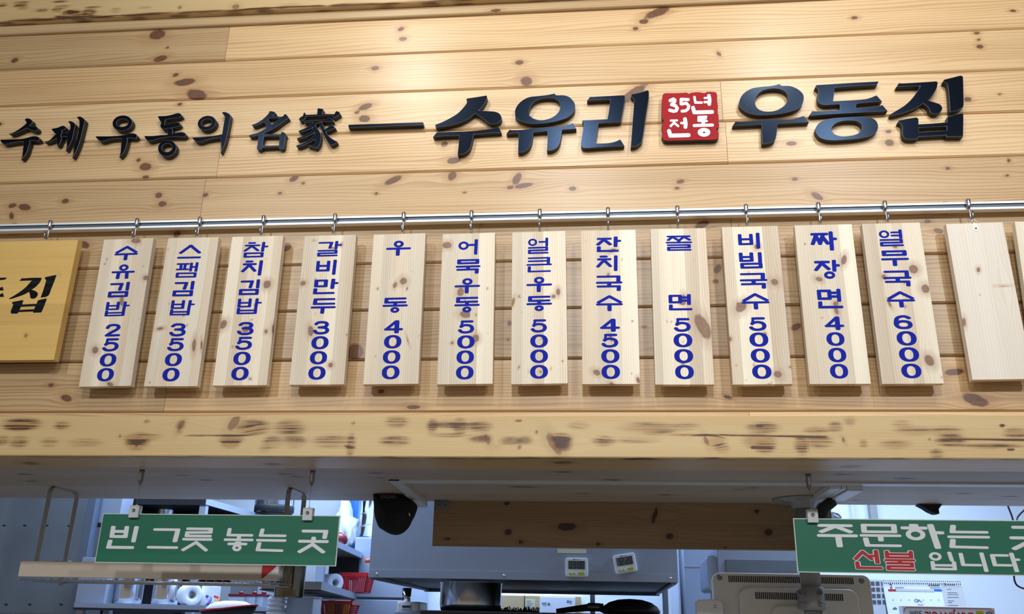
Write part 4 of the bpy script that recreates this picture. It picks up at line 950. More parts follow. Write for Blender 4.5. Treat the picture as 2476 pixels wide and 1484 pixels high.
# yellow sign board at the left, cut by the frame
YY = 2.438
tr = W(193.8, 579.6, YY); br = W(125, 870, YY)
wY = .98; hY = tr.z-br.z; tY = .026
tcY = Vector(((tr.x+br.x)/2 - wY/2, YY, tr.z))
r = empty('sign_board', tcY, 'large yellow pine board with bold black lettering at the left edge', 'sign board', None, (0, 0, 0))
kq = []
for x, y, rx, ry in ((142, 664, 5, 4), (63, 811, 6, 7), (-60, 700, 8, 6)):
    p = W(x, y, YY); kq.append((p.x-tcY.x, p.z-tcY.z, rx/930, ry/930, 0))
wb = Wood()
rs = random.Random(3)
zs_ = [0, -.075, -.15, -.215, -.285, -hY]
for i in range(5):
    wb.block(-wY/2, wY/2, zs_[i+1], zs_[i], tY, lambda l, a, d: (l, d, a), [k for k in kq if zs_[i+1] < k[1] < zs_[i]], (rs.randint(1, 9)+rs.random())/7.31, dl=.012, da=.006, ch0=(.0008, .0008) if i == 4 else (0, 0), ch1=(.0008, .0008) if i == 0 else (0, 0), goff=rs.uniform(0, 4))
yb = wb.build('board', MAT['yellow'], r)
def yplace(loops): return [[(x-tcY.x, z-tcY.z) for x, z in l] for l in loops]
lt = [([(575,340),(610,350),(850,335),(1060,335),(1070,350),(1020,450),(920,560),(810,640),(900,670),(960,715),(970,760),(940,820),(890,860),(820,865),(780,850),(770,760),(745,690),(640,750),(500,805),(350,855),(250,880),(240,860),(350,800),(520,690),(680,560),(820,400),(500,410)], []),
 ([(1160,320),(1300,290),(1430,262),(1440,280),(1390,430),(1320,600),(1260,760),(1200,810),(1130,830),(1045,838),(1100,690),(1160,500),(1185,400),(1155,355)], []),
 ([(330,955),(460,930),(590,905),(595,930),(565,1020),(945,1000),(975,915),(1080,885),(1190,865),(1195,890),(1130,1060),(1060,1220),(850,1225),(860,1195),(470,1210),(450,1250),(290,1250),(280,1190),(335,1050),(340,1010),(310,985)], [[(535,1075),(910,1060),(880,1140),(500,1160)]]),
 ([(-560,360),(0,335),(170,328),(140,375),(0,392),(-330,402),(-390,640),(-200,620),(0,590),(65,560),(95,655),(-100,662),(-120,780),(0,760),(75,722),(105,820),(-200,832),(-620,850),(-560,790),(-270,785),(-260,668),(-480,670),(-570,600)], [])]
bm = bmesh.new()
for i, (o_, hs) in enumerate(lt):
    me = outline_mesh('l', yplace([px_loop(l, 0, 640, 10.6, YY) for l in [o_]+hs]), -.0009-.00003*i, .0009)
    bm.from_mesh(me); bpy.data.meshes.remove(me)
me = bpy.data.meshes.new('black_lettering'); bm.to_mesh(me); bm.free()
m, t_, b_ = nt('streaky_black_print')
tc_ = node(t_, 'ShaderNodeTexCoord'); wv = node(t_, 'ShaderNodeTexNoise'); mp_ = node(t_, 'ShaderNodeMapping'); mp_.inputs['Scale'].default_value = (4, 4, 420)
t_.links.new(tc_.outputs['Object'], mp_.inputs[0]); t_.links.new(mp_.outputs[0], wv.inputs['Vector']); wv.inputs['Scale'].default_value = 1.0
t_.links.new(mixc(t_, ramp(t_, wv.outputs[0], ((.45, 0.0), (.62, 1.0))), (.004, .004, .006), (.016, .018, .024)), b_.inputs['Base Color']); b_.inputs['Roughness'].default_value = .8; b_.inputs['Specular IOR Level'].default_value = .1
link('black_lettering', me, m, yb)
# its own hook is the leftmost one
d = Vector((hooks[0].location.x, YR-.0165, zc_-h2-.0370)) - tcY
mb = MB().tube([(d.x-.009, tY+.0008, -.008), (d.x-.001, d.y, d.z-.0008), (d.x+.001, d.y, d.z-.0008), (d.x+.009, tY+.0008, -.008), (d.x-.009, tY+.0008, -.008)], .0008, 8)
mb.box((d.x-.006, tY, -.034), (d.x+.006, tY+.0012, -.006))
mb.build('hanging_ring', MAT['wire'], r)

# ------------------------------------------------------------------ green signs on wires below the soffit
def px_rect(cx, b): return [cx[0]+b[0]/cx[2], cx[0]+b[1]/cx[2], cx[1]+b[2]/cx[2], cx[1]+b[3]/cx[2]]
YG = 2.700
k3 = (0, 1100, 3.865); k4 = (400, 1100, 3.864); k7 = (1680, 1130, 4.193); k8 = (2060, 1130, 4.192)
def green_sign(corners, glyphs, label, Yg, xend=None):
    a, b, c, d = (W(*p, Yg) for p in corners)
    if xend: b = Vector((xend, Yg, a.z)); c = Vector((xend, Yg, d.z))
    ctr = (a+b+c+d)/4; w_, h_ = ((b-a).length+(c-d).length)/2, ((a-d).length+(b-c).length)/2
    r = empty('hanging_sign', ctr, label, 'sign', 'green signs on wires under the soffit')
    MB().box((-w_/2, .0006, -h_/2), (w_/2, .0056, h_/2), .0006).build('foam_panel', MAT['sign_edge'], r)
    e = .0026
    gf = MB().box((-w_/2+e, -.0002, -h_/2+e), (w_/2-e, .0008, h_/2-e)).build('green_face', MAT['green'], r)
    groups = {}
    for cx, ch, bx, col in glyphs: groups.setdefault(col, []).append((cx, ch, bx))
    for col, lst in groups.items():
        def emit(nm, mt, grow, hh):
            for cx, ch, bx in lst:
                ik = Ink(lambda x, y, q: (x, -.0003-q, y), hh)
                p = px_rect(cx, bx); m_ = (p[2]+p[3])/2
                l = W(p[0], m_, Yg); rr = W(p[1], m_, Yg); t1 = W((p[0]+p[1])/2, p[2], Yg); b1 = W((p[0]+p[1])/2, p[3], Yg)
                pen = (.062 if ch in '릇놓불문는' else .070)
                g_ = grow*(rr.x-l.x)
                put_glyph(ik, ch, l.x-ctr.x-g_, rr.x-ctr.x+g_, b1.z-ctr.z-g_, t1.z-ctr.z+g_, pen + grow*1.15)
                ik.build(nm, mt, gf)
        if col == 'red':
            emit('white_outline', MAT['vinyl_white'], .022, .0004); emit('red_letter', MAT['vinyl_red'], 0, .0012)
        else: emit('white_letter', MAT['vinyl_white'], 0, .0005)
    return r, ctr, w_, h_
cs = [(972/3.865, 1100+538/3.865), (400+1632/3.864, 1100+570/3.864), (400+1590/3.864, 1100+1042/3.864), (875/3.865, 1100+1000/3.865)]
green_sign(cs, [(k3,'빈',(1010,1285,660,882),'w'),(k3,'그',(1388,1680,682,880),'w'),(k4,'릇',(160,438,675,900),'w'),(k4,'놓',(548,822,680,903),'w'),(k4,'는',(850,1130,685,905),'w'),(k4,'곳',(1242,1524,695,918),'w')],
 'green hanging sign with one line of white lettering, over the wire tray at left', YG)
YG2 = 2.716
cs = [(1680+995/4.193, 1130+513/4.193), (2476, 1130+545/4.193), (2476, 1130+1108/4.193), (1680+1045/4.193, 1130+1062/4.193)]
green_sign(cs, [(k7,'주',(1240,1650,572,810),'w'),(k8,'문',(80,497,570,810),'w'),(k8,'하',(505,937,570,825),'w'),(k8,'는',(968,1395,580,825),'w'),(k8,'곳',(1598,2020,590,840),'w'),
 (k8,'선',(15,300,832,1035),'red'),(k8,'불',(328,637,842,1045),'red'),(k8,'입',(778,1055,850,1045),'w'),(k8,'니',(1088,1375,858,1058),'w'),(k8,'다',(1405,1707,860,1060),'w')],
 'green hanging sign with white and red lettering in two lines, at right', YG2, W(2625, 1300, YG2).x)
def sign_hanger(px, ytop, clip_px, clip_y, Yg, label):
    top = WZ(px, ytop, ZS); x = W(clip_px, clip_y, Yg).x; zc0 = W(clip_px, clip_y, Yg).z
    r = empty('sign_hanger', (x, Yg, ZS), label, 'sign hanger', 'wire hangers of the green signs')
    z = zc0-ZS
    zt = -.046
    mb = MB()
    mb.tube([(0, 0, 0), (0, 0, -.006), (0, 0, -.034), (0, 0, -.043), (0, 0, -.046)], [.0085, .0078, .0078, .0050, .0026], 16)
    an = mb.build('ceiling_anchor', MAT['screw'], r)
    MB().box((-.0026, -.0088, -.033), (.0026, -.0066, -.010), .0006).build('anchor_slot', MAT['white_metal'], an)
    MB().cyl((0, 0, zt), (0, .0, z+.004), .0007, 8).build('wire', MAT['wire'], r)
    mb = MB().box((-.0150, -.0125, z-.036), (.0150, -.0030, z), .001)
    mb.box((-.0150, .0062, z-.036), (.0150, .0115, z), .001).box((-.0150, -.0125, z-.0025), (.0150, .0115, z+.0015), .0008)
    mb.cyl((0, 0, z), (0, 0, z+.006), .0030, 12)
    cl = mb.build('clamp', MAT['white_metal'], r)
    mb = MB().lathe([(.0055, -.0125), (.0055, -.0140), (.0040, -.0142), (.0034, -.0130), (0, -.0130)], (0, 0, z-.014), 'Y', 18)
    mb.build('clamp_screw', MAT['screw'], cl)
sign_hanger(345, 1136, 330, 1223.5, YG, 'steel wire hanger with clamp at the left end of the left green sign')
sign_hanger(759, 1138, 747.5, 1229.5, YG, 'steel wire hanger with clamp near the right end of the left green sign')
sign_hanger(1952, 1146, 1962, 1233.5, YG2, 'steel wire hanger with clamp on the right green sign')

# ------------------------------------------------------------------ fittings under the soffit
def rect_px(x0, y0, x1, y1, Y):
    """upright rectangle seen between these pixels at depth Y -> X range and Z range"""
    y0, y1 = min(y0, y1), max(y0, y1); m, n = (x0+x1)/2, (y0+y1)/2
    return W(x0, n, Y).x, W(x1, n, Y).x, W(m, y1, Y).z, W(m, y0, Y).z
YP = 3.375
# brown pine drop panel
pb0 = W(1045, 1320, YP); pb1 = W(2012, 1328, YP)
x0, x1, zb = pb0.x, W(2011, 1250, YP).x, W(1450, 1324.5, YP).z
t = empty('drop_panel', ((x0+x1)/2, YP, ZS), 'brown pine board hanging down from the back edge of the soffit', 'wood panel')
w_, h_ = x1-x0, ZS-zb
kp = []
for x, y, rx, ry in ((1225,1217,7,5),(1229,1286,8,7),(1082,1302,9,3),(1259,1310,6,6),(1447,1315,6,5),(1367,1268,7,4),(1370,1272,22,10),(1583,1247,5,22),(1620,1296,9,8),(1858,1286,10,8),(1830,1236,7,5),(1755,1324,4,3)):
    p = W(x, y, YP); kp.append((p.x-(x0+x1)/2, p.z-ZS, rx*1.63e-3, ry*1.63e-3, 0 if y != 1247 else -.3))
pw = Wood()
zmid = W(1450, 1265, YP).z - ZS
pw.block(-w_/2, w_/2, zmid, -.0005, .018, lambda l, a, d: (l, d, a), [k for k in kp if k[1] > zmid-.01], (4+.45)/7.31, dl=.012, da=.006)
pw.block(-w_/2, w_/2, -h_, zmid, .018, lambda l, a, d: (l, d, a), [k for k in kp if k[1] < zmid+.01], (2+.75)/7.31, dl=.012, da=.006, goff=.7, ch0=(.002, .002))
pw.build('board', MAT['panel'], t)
for xa, nm in ((x0+.004, 0), (x1-.058, 1)):
    xa -= (x0+x1)/2
    m2 = MB().box((xa, -.0025, -.034), (xa+.054, 0, -.001), .001).box((xa, -.030, -.0030), (xa+.054, 0, -.0005), .001)
    for q in (.014, .040): m2.lathe([(.0055, -.0026), (.004, -.0040), (0, -.0042)], (xa+q, 0, -.018), 'Y', 14)
    m2.build('corner_bracket', MAT['screw'], t)

# pale metal frame let into the soffit: front strip, curved left arm, right channel arm
t = empty('soffit_frame', (W(1700, 1165, YP).x, 2.88, ZS), 'pale metal frame fixed under the soffit around the drop panel', 'metal frame')
tx, ty = t.location.x, t.location.y
f0 = WZ(939, 1158, ZS); f1 = WZ(2476, 1172, ZS)
ya, yb = 2.858-ty, 2.905-ty
MB().box((f0.x-tx, ya, -.006), (1.75-tx, yb, 0), .001).build('front_strip', MAT['white_metal'], t)
xl = f0.x - tx
mb = MB()
n = 14
prev = None
for i in range(n+1):
    u = i/n; y = ya + (YP-.004-ty-ya)*u; drop = -.006 - .020*u*u
    sec = [mb.bm.verts.new((xl - .004*u, y, drop)), mb.bm.verts.new((xl+.036 - .002*u, y, drop)), mb.bm.verts.new((xl+.036-.002*u, y, 0)), mb.bm.verts.new((xl-.004*u, y, 0))]
    if prev:
        for k in range(4): mb.bm.faces.new((prev[k], prev[(k+1) % 4], sec[(k+1) % 4], sec[k]))
    else: mb.bm.faces.new(sec)
    prev = sec
mb.bm.faces.new(prev[::-1])
mb.build('curved_arm', MAT['white_metal'], t)
ra0, ra1 = WZ(2022, 1172, ZS), WZ(2050, 1172, ZS)
mb = MB()
xa, xb = WZ(2002, 1172, ZS).x-tx, WZ(2072, 1172, ZS).x-tx
for a_, b_, zz in ((xa, xa+.034, -.016), (xa+.036, xa+.050, -.016), (xa+.052, xb+.012, -.022)):
    mb.box((a_, ya+.04, zz), (b_, 3.130-ty, 0), .0008)
mb.build('channel_arm', MAT['white_metal'], t)
ab = WZ(1947, 1206, ZS)
mb = MB().tube([(xa+.055, 3.10-ty, -.026), (xa+.030, 3.125-ty, -.045), (xa+.014, 3.13-ty, -.085), (xa+.012, 3.13-ty, -.20)], [.018, .020, .022, .022], 12)
mb.build('elbow', MAT['black'], t)

# pole with flange, carrying the till monitor
XPo = (WZ(1852, 1207, ZS).x + WZ(2012, 1203, ZS).x)/2 + .018; YPo = 3.250
t = empty('monitor_pole', (XPo, YPo, ZS), 'grey steel pole with round flange hanging from the soffit beside the drop panel', 'pole')
mb = MB().lathe([(.104, 0), (.106, -.004), (.102, -.009), (.050, -.011), (.044, -.020), (.036, -.034)], (0, 0, 0), 'Z', 48)
mb.build('flange', MAT['grey_metal'], t)
for a_ in (200, 245, 320, 20):
    ms = MB().lathe([(.007, -.006), (.006, -.011), (0, -.012)], (.082*math.cos(R(a_)), .082*math.sin(R(a_)), 0), 'Z', 14); ms.build('flange_screw', MAT['screw'], t)
zc1 = W(1950, 1420, YPo).z-ZS; zc2 = W(1955, 1474, YPo).z-ZS
MB().cyl((0, 0, -.034), (0, 0, zc1), .033, 32).build('upper_tube', MAT['grey_metal'], t)
MB().lathe([(.033, zc1+.002), (.041, zc1), (.041, zc2), (.036, zc2-.002)], (0, 0, 0), 'Z', 32).build('collar', MAT['grey_metal'], t)
MB().cyl((0, 0, zc2), (0, 0, zc2-.25), .030, 32).build('lower_tube', MAT['grey_metal'], t)
for bx, by in ((1934, 1432), (1982, 1432), (1938, 1460), (1983, 1460)):
    p = W(bx, by, YPo-.035); dx = p.x-XPo
    ms = MB().lathe([(.0085, -.030), (.0085, -.045), (.006, -.047), (.0045, -.042), (0, -.042)], (dx, 0, p.z-ZS), 'Y', 16); ms.build('collar_bolt', MAT['screw'], t)
mb = MB()
zs0 = zc1-.03
mb.box((-.032, .034, zc2+.004), (.032, .093, zc1-.004), .003)
mb.build('monitor_mount', MAT['grey_metal'], t)

def rrect(x0, x1, z0, z1, r, n=8, corners=(1, 1, 1, 1)):
    out = []
    for (cx, cz, a0), on in zip(((x1-r, z1-r, 0), (x0+r, z1-r, 90), (x0+r, z0+r, 180), (x1-r, z0+r, 270)), corners):
        for k in range(n+1):
            a = R(a0+90*k/n); out.append((cx+r*math.cos(a), cz+r*math.sin(a)))
    return out
YM = 3.372
mx0, mx1, _, mz1 = rect_px(1722, 1440, 2112, 1388, YM); mx0, mx1 = W(1724, 1430, YM).x, W(2108, 1430, YM).x
mz1 = W(1916, 1386.5, YM).z; mz0 = mz1-.34
rot = math.atan2(W(2090, 1398, YM).z-W(1740, 1383, YM).z, mx1-mx0)
ctr = Vector(((mx0+mx1)/2, YM, mz1))
t = empty('till_monitor', ctr, 'cream plastic monitor seen from behind, mounted on the grey pole', 'monitor', None, (0, 0, 0))
wM = mx1-mx0
mb = MB().prism(rrect(-wM/2, wM/2, -.34, 0, .028), 0, .035); o = mb.build('back_shell', MAT['cream_plastic'], t)
bv = o.modifiers.new('edge', 'BEVEL'); bv.width = .004; bv.segments = 2; bv.limit_method = 'ANGLE'
zi = W(1900, 1421, YM).z-mz1
xi0, xi1 = W(1787, 1450, YM).x-ctr.x, W(2075, 1450, YM).x-ctr.x
o = MB().prism(rrect(xi0, xi1, -.33, zi, .035), -.016, .001).build('raised_panel', MAT['cream_plastic'], t)
bv = o.modifiers.new('edge', 'BEVEL'); bv.width = .008; bv.segments = 3; bv.limit_method = 'ANGLE'
xj0, xj1 = W(1862, 1475, YM).x-ctr.x, W(2000, 1475, YM).x-ctr.x
o = MB().prism(rrect(xj0, xj1, -.32, W(1930, 1464, YM).z-mz1, .03), -.028, -.014).build('mount_boss', MAT['cream_plastic'], t)
bv = o.modifiers.new('edge', 'BEVEL'); bv.width = .005; bv.segments = 2; bv.limit_method = 'ANGLE'
for (xa, xb, ya_, yb_, n_, yo) in ((1763, 2062, 1392, 1410, 66, -.0004), (1826, 2034, 1432, 1451, 46, -.0164)):
    mb = MB()
    pa, pb_ = W(xa, (ya_+yb_)/2-2, YM), W(xb, (ya_+yb_)/2+3, YM)
    hh = (W(1900, ya_, YM).z-W(1900, yb_, YM).z)/2*.88
    for k in range(n_):
        u = k/(n_-1); x = pa.x+(pb_.x-pa.x)*u-ctr.x; z = pa.z+(pb_.z-pa.z)*u-mz1
        mb.box((x-.0021, yo, z-hh), (x+.0021, yo+.002, z+hh))
    mb.build('vent_slots', MAT['vent'], t)
for sx, sy in ((1740, 1396), (1910, 1403), (2083, 1404)):
    p = W(sx, sy, YM); ms = MB().lathe([(.0095, .001), (.0095, -.0015), (.007, -.0030), (.004, -.0022), (0, -.0022)], (p.x-ctr.x, 0, p.z-mz1), 'Y', 18); ms.build('shell_screw', MAT['screw'], t)

YC = 3.30
cx0, cx1, cz0, cz1 = rect_px(1684, 1500, 1748, 1448, YC)
t = empty('card_reader', ((cx0+cx1)/2, YC, cz1), 'white plastic device with rounded top beside the cream monitor', 'card reader')
wC = cx1-cx0
o = MB().prism(rrect(-wC/2, wC/2, -.22, 0, .016), 0, .06).build('housing', MAT['white_plastic'], t)
bv = o.modifiers.new('edge', 'BEVEL'); bv.width = .006; bv.segments = 3; bv.limit_method = 'ANGLE'
def text_mesh(body, size, name, mat, parent, loc, rot=(R(90), 0, 0), ext=.0004, sx=1.0, bold=0.0):
    cu = bpy.data.curves.new(name, 'FONT'); cu.body = body; cu.size = size; cu.extrude = ext; cu.align_x = 'CENTER'; cu.align_y = 'CENTER'; cu.offset = bold
    o = bpy.data.objects.new(name, cu); COL.objects.link(o)
    me = bpy.data.meshes.new_from_object(o.evaluated_get(bpy.context.evaluated_depsgraph_get()))
    bpy.data.objects.remove(o); bpy.data.curves.remove(cu); me.materials.clear()
    for v in me.vertices: v.co.x *= sx
    return link(name, me, mat, parent, loc, rot)
text_mesh('15', .030, 'printed_number', MAT['ink'], t, (wC*.22, -.0005, -.062), (R(90), R(-84), 0))
text_mesh('11', .016, 'printed_number', MAT['ink'], t, (wC*.22, -.0005, -.024), (R(90), R(-84), 0))

# black fabric pouch hanging at the curved arm
YH = 3.21
t = empty('fabric_pouch', (W(950, 1200, YH).x, YH, ZS), 'black fabric pouch with grey lettering hanging under the soffit at the curved arm', 'pouch')
ol = [(902,1194),(925,1191),(968,1194),(1004,1217),(1000,1242),(993,1256),(985,1272),(972,1285),(957,1291),(940,1289),(926,1281),(916,1274),(909,1258),(905,1240)]
pts = smooth_poly([(lambda p: (p.x-t.location.x, p.z-ZS))(W(x, y, YH)) for x, y in ol], 70, 4)
bm = bmesh.new()
cx_ = sum(p[0] for p in pts)/len(pts); cz__ = sum(p[1] for p in pts)/len(pts)
rings = []
for u, dy in ((1.0, 0.0), (.93, -.014), (.80, -.026), (.55, -.038), (.28, -.044)):
    rings.append([bm.verts.new((cx_+(x-cx_)*u, dy + .004*math.sin(9*x+31*z)*(1-u)*4, cz__+(z-cz__)*u)) for x, z in pts])
for a, b in zip(rings, rings[1:]):
    for k in range(len(pts)):
        f = bm.faces.new((a[k], a[(k+1) % len(pts)], b[(k+1) % len(pts)], b[k])); f.smooth = True
bm.faces.new(rings[-1]).smooth = True
bkv = [bm.verts.new((x, .03, z)) for x, z in pts]
for k in range(len(pts)): bm.faces.new((rings[0][k], bkv[k], bkv[(k+1) % len(pts)], rings[0][(k+1) % len(pts)]))
bm.faces.new(bkv[::-1])
bmesh.ops.recalc_face_normals(bm, faces=bm.faces)
me = bpy.data.meshes.new('bag'); bm.to_mesh(me); bm.free(); link('bag', me, MAT['black_cloth'], t)
YLt = YH-.034
def lplace(x, y, h):
    p = W(x, y, YLt); return (p.x-t.location.x, YLt-YH-h, p.z-ZS)
ik = Ink(lplace, .003)
for pts_ in ([(922,1197),(924,1203)],[(926,1197),(922,1205)],[(928.5,1205),(928.5,1198),(933.5,1198),(933.5,1205)],[(928.5,1202),(933.5,1202)],[(936.5,1199),(936.5,1205),(941,1205),(941,1199)],[(938,1196.6),(939.6,1196.6)],[(944,1205),(944,1198),(949,1198),(949,1205)],[(944,1202),(949,1202)],[(952,1205),(952,1198),(957,1198),(957,1205)],[(952,1202),(957,1202)]):
    ik.stroke(pts_, .75, .75)
ik.build('grey_lettering', MAT['grey_print'], t)
MB().tube([(W(989, 1240, YH-.03).x-t.location.x, -.030, W(989, 1240, YH-.03).z-ZS), (W(991, 1247, YH-.03).x-t.location.x, -.030, W(991, 1247, YH-.03).z-ZS)], .0022, 8).build('white_tab', MAT['vinyl_white'], t)
MB().tube([(cx_-.02, .010, pts[0][1]-.006), (cx_, .004, 0)], .0025, 8).build('hanging_loop', MAT['black_cloth'], t)

# ------------------------------------------------------------------ wire tray with a wooden front, hung on two steel straps
YT_ = 3.03
tx0, tx1 = W(47, 1375, YT_).x, W(632, 1388, YT_).x
tz1, tz0 = W(340, 1360, YT_).z, W(340, 1398.5, YT_).z
t = empty('hanging_tray', ((tx0+tx1)/2, 3.13, ZS), 'wire tray with pale wooden front hanging on steel straps behind the left green sign', 'tray')
ox, oy = (tx0+tx1)/2, 3.13
for xs in (WZ(124, 1174, ZS).x, WZ(697, 1177, ZS).x):
    mb = MB(); X = xs-ox; wS = .0085
    path = [(3.055, tz0-ZS), (3.055, -.020), (3.060, -.008), (3.072, -.002), (3.20, -.002), (3.222, -.008), (3.228, -.022), (3.228, tz0-ZS-.02)]
    for (y_a, z_a), (y_b, z_b) in zip(path, path[1:]):
        mb.obox((X, y_a-oy, z_a), (X, y_b-oy, z_b), wS*2, .0028, up=Vector((0, 1, .3)))
    mb.build('strap', MAT['grey_metal'], t)
zf0, zf1 = tz0-ZS, tz1-ZS
wt = Wood().block(tx0-ox, tx1-ox, zf0, zf1, .014, lambda l, a, d: (l, YT_-oy+d, a), (), 1.3/7.31, dl=.05, da=.0012, ch0=(.002, .002), ch1=(.002, .002))
wt.build('wooden_front', MAT['trayfront'], t)
mb = MB(); zz = zf0-.010
for y in (3.05, 3.13, 3.23): mb.tube([(tx0-ox-.005, y-oy, zz), (tx1-ox+.03, y-oy, zz)], .0024, 8)
mb.tube([(tx0-ox-.004, 3.044-oy, zf1+.004), (tx0-ox-.004, 3.044-oy, zz), (tx0-ox-.004, 3.24-oy, zz), (tx0-ox-.004, 3.24-oy, zf1+.012)], .0026, 8)
mb.tube([(tx0-ox-.004, 3.24-oy, zf1+.012), (tx0-ox+.06, 3.24-oy, zf1+.012)], .0026, 8)
for k in range(30):
    x = tx0-ox+.03 + k*(tx1-tx0+.02)/29
    mb.tube([(x, 3.045-oy, zz+.004), (x, 3.245-oy, zz+.004), (x, 3.25-oy, zz+.022)], .0016, 6)
mb.build('wire_rack', MAT['wire'], t)
ex0, ex1, ez0, ez1 = rect_px(632, 1403, 672, 1366, YT_)
mb = MB().box((ex0-ox, YT_-oy+.002, ez0-ZS), (ex1-ox, YT_-oy+.05, ez1-ZS+.02), .002); mb.build('end_plate', MAT['cream_plastic'], t)
dsc = [(ex0-ox+.003+x, z) for x, z in ((0, ez0-ZS+.004), (.045, ez1-ZS-.004), (.046, ez1-ZS+.016), (0, ez1-ZS+.016))]
mb = MB().prism(smooth_poly(dsc, 95, 4), YT_-oy+.0012, YT_-oy+.0025); mb.build('red_patch', MAT['red_plastic'], t)

YQ = 3.30
qx0, qx1 = W(668, 1400, YQ).x, W(736, 1400, YQ).x
qz = W(690, 1444, YQ).z; qt = W(700, 1300, YQ).z
t = empty('cup_dispenser', ((qx0+qx1)/2, YQ, qz), 'shiny brown metal tube hanging right of the wire tray', 'tube')
rq = (qx1-qx0)/2
MB().lathe([(rq*.97, 0), (rq, .004), (rq*1.0, qt-qz), (rq*.9, qt-qz+.01)], (0, 0, 0), 'Z', 40).build('tube', MAT['tin'], t)
MB().box((-rq-.03, -.09, .05), (-rq+.004, -.03, .075), .002).build('side_clip', MAT['grey_metal'], t)

# ------------------------------------------------------------------ range hood with two timers
YH0, YH1 = 3.90, 5.20
hx0, hx1 = W(891, 1397, YH0).x, W(1640, 1407, YH0).x
hz = (W(891, 1397, YH0).z+W(1640, 1407, YH0).z)/2
hX = (hx0+hx1)/2
t = empty('range_hood', (hX, YH0, hz), 'large stainless range hood behind the drop panel with two white timers on it', 'range hood')
a, b = hx0-hX, hx1-hX
D_ = YH1-YH0
mb = MB().box((a, 0, .0), (b, .012, 2.88-hz), .001)
mb.box((a, .012, 0), (a+.012, D_, 2.88-hz)).box((b-.012, .012, 0), (b, D_, 2.88-hz)).box((a, D_-.012, 0), (b, D_, 2.88-hz))
mb.build('shell', MAT['light_steel'], t)
MB().box((a+.002, -.0045, .001), (b-.002, .001, .034), .0008).build('front_lip', MAT['light_steel'], t)
MB().box((a+.014, .014, .008), (b-.014, D_-.014, .018)).build('filter_underside', MAT['black'], t)
mb = MB()
for p in ((a+.006, .012, 0), (b-.022, .012, 0)): mb.box((p[0], .012, -.006), (p[0]+.016, D_, .004))
mb.box((a, D_-.02, -.01), (b, D_, .004))
mb.build('bottom_rail', MAT['steel_dark'], t)
for sx, sy in ((912, 1387), (1219, 1391), (1621, 1398)):
    p = W(sx, sy, YH0); MB().lathe([(.0055, -.0044), (.005, -.0065), (0, -.0072)], (p.x-hX, 0, p.z-hz), 'Y', 16).build('lip_screw', MAT['steel_v'], t)
lx0, lx1, lz0, lz1 = rect_px(1348, 1337, 1418, 1327, YH0)
MB().box((lx0-hX, -.0008, lz0-hz), (lx1-hX, .0004, lz1-hz)).build('worn_tape', MAT['note'], t)
# steam stain, a dried pale smear
SEG = {'0': 'abcdef', '1': 'bc', '2': 'abged', '3': 'abgcd'}
def timer(cx, cy, wpx, hpx, rot, text, label, sep=True):
    p = W(cx, cy, YH0); w = wpx*1.0/2150*4.03; h = hpx/2150*4.12
    r = empty('kitchen_timer', (p.x, YH0-.0002, p.z), label, 'timer', 'white timers on the range hood', (0, R(rot), 0))
    o = MB().prism(rrect(-w/2, w/2, -h/2, h/2, .009), -.017, 0).build('case', MAT['white_plastic'], r)
    bv = o.modifiers.new('edge', 'BEVEL'); bv.width = .003; bv.segments = 2; bv.limit_method = 'ANGLE'
    sx0, sx1, sz0, sz1 = -w*.37, w*.37, -h*.10, h*.34
    dsp = MB().box((sx0, -.0178, sz0), (sx1, -.0165, sz1)).build('display', MAT['lcd'], r)
    ik = Ink(lambda x, y, q: (x, -.0178-q, y), .0003)
    dw = (sx1-sx0)/4.6; k = .0016
    for i, ch in enumerate(text):
        bx = sx0 + dw*(.30 + i + (.35 if i > 1 else 0)) ; u = dw*.62; z0, z1 = sz0+.004, sz1-.004; zm = (z0+z1)/2
        S = {'a': ((bx, z1), (bx+u, z1)), 'b': ((bx+u, z1), (bx+u, zm)), 'c': ((bx+u, zm), (bx+u, z0)), 'd': ((bx, z0), (bx+u, z0)), 'e': ((bx, z0), (bx, zm)), 'f': ((bx, zm), (bx, z1)), 'g': ((bx, zm), (bx+u, zm))}
        for c in SEG[ch]: ik.stroke(S[c], k, k)
    xm_ = sx0+dw*2.28
    for z in ((sz0*.35+sz1*.65), (sz0*.65+sz1*.35)): ik.stroke([(xm_, z), (xm_+.0002, z)], k, k)
    ik.build('figures', MAT['ink'], dsp)
    for bx in (-w*.28, -w*.11):
        MB().lathe([(.0052, -.0165), (.0052, -.0190), (.004, -.0198), (0, -.0198)], (bx, 0, -h*.33), 'Y', 18).build('round_button', MAT['lime'], r)
    MB().prism(rrect(w*.06, w*.34, -h*.40, -h*.26, .0045), -.0196, -.0165).build('start_button', MAT['lime'], r)
    ik = Ink(lambda x, y, q: (x, -.0171-q, y), .0002)
    ik.stroke([(-w*.14, h*.405), (-w*.09, h*.405)], .0016, .0016); ik.stroke([(-w*.06, h*.40), (w*.14, h*.40)], .0005, .0005); ik.stroke([(-w*.05, -h*.19), (-w*.02, -h*.19)], .0005, .0005); ik.stroke([(w*.22, -h*.19), (w*.33, -h*.19)], .0005, .0005)
    ik.build('printed_marks', MAT['ink'], r)
timer(1394.5, 1371.5, 50, 40, 0, '0300', 'white kitchen timer standing straight, left of the tilted one on the hood')
timer(1511, 1362, 49, 40, -9.5, '1220', 'white kitchen timer stuck on at a tilt, right of the straight one on the hood')

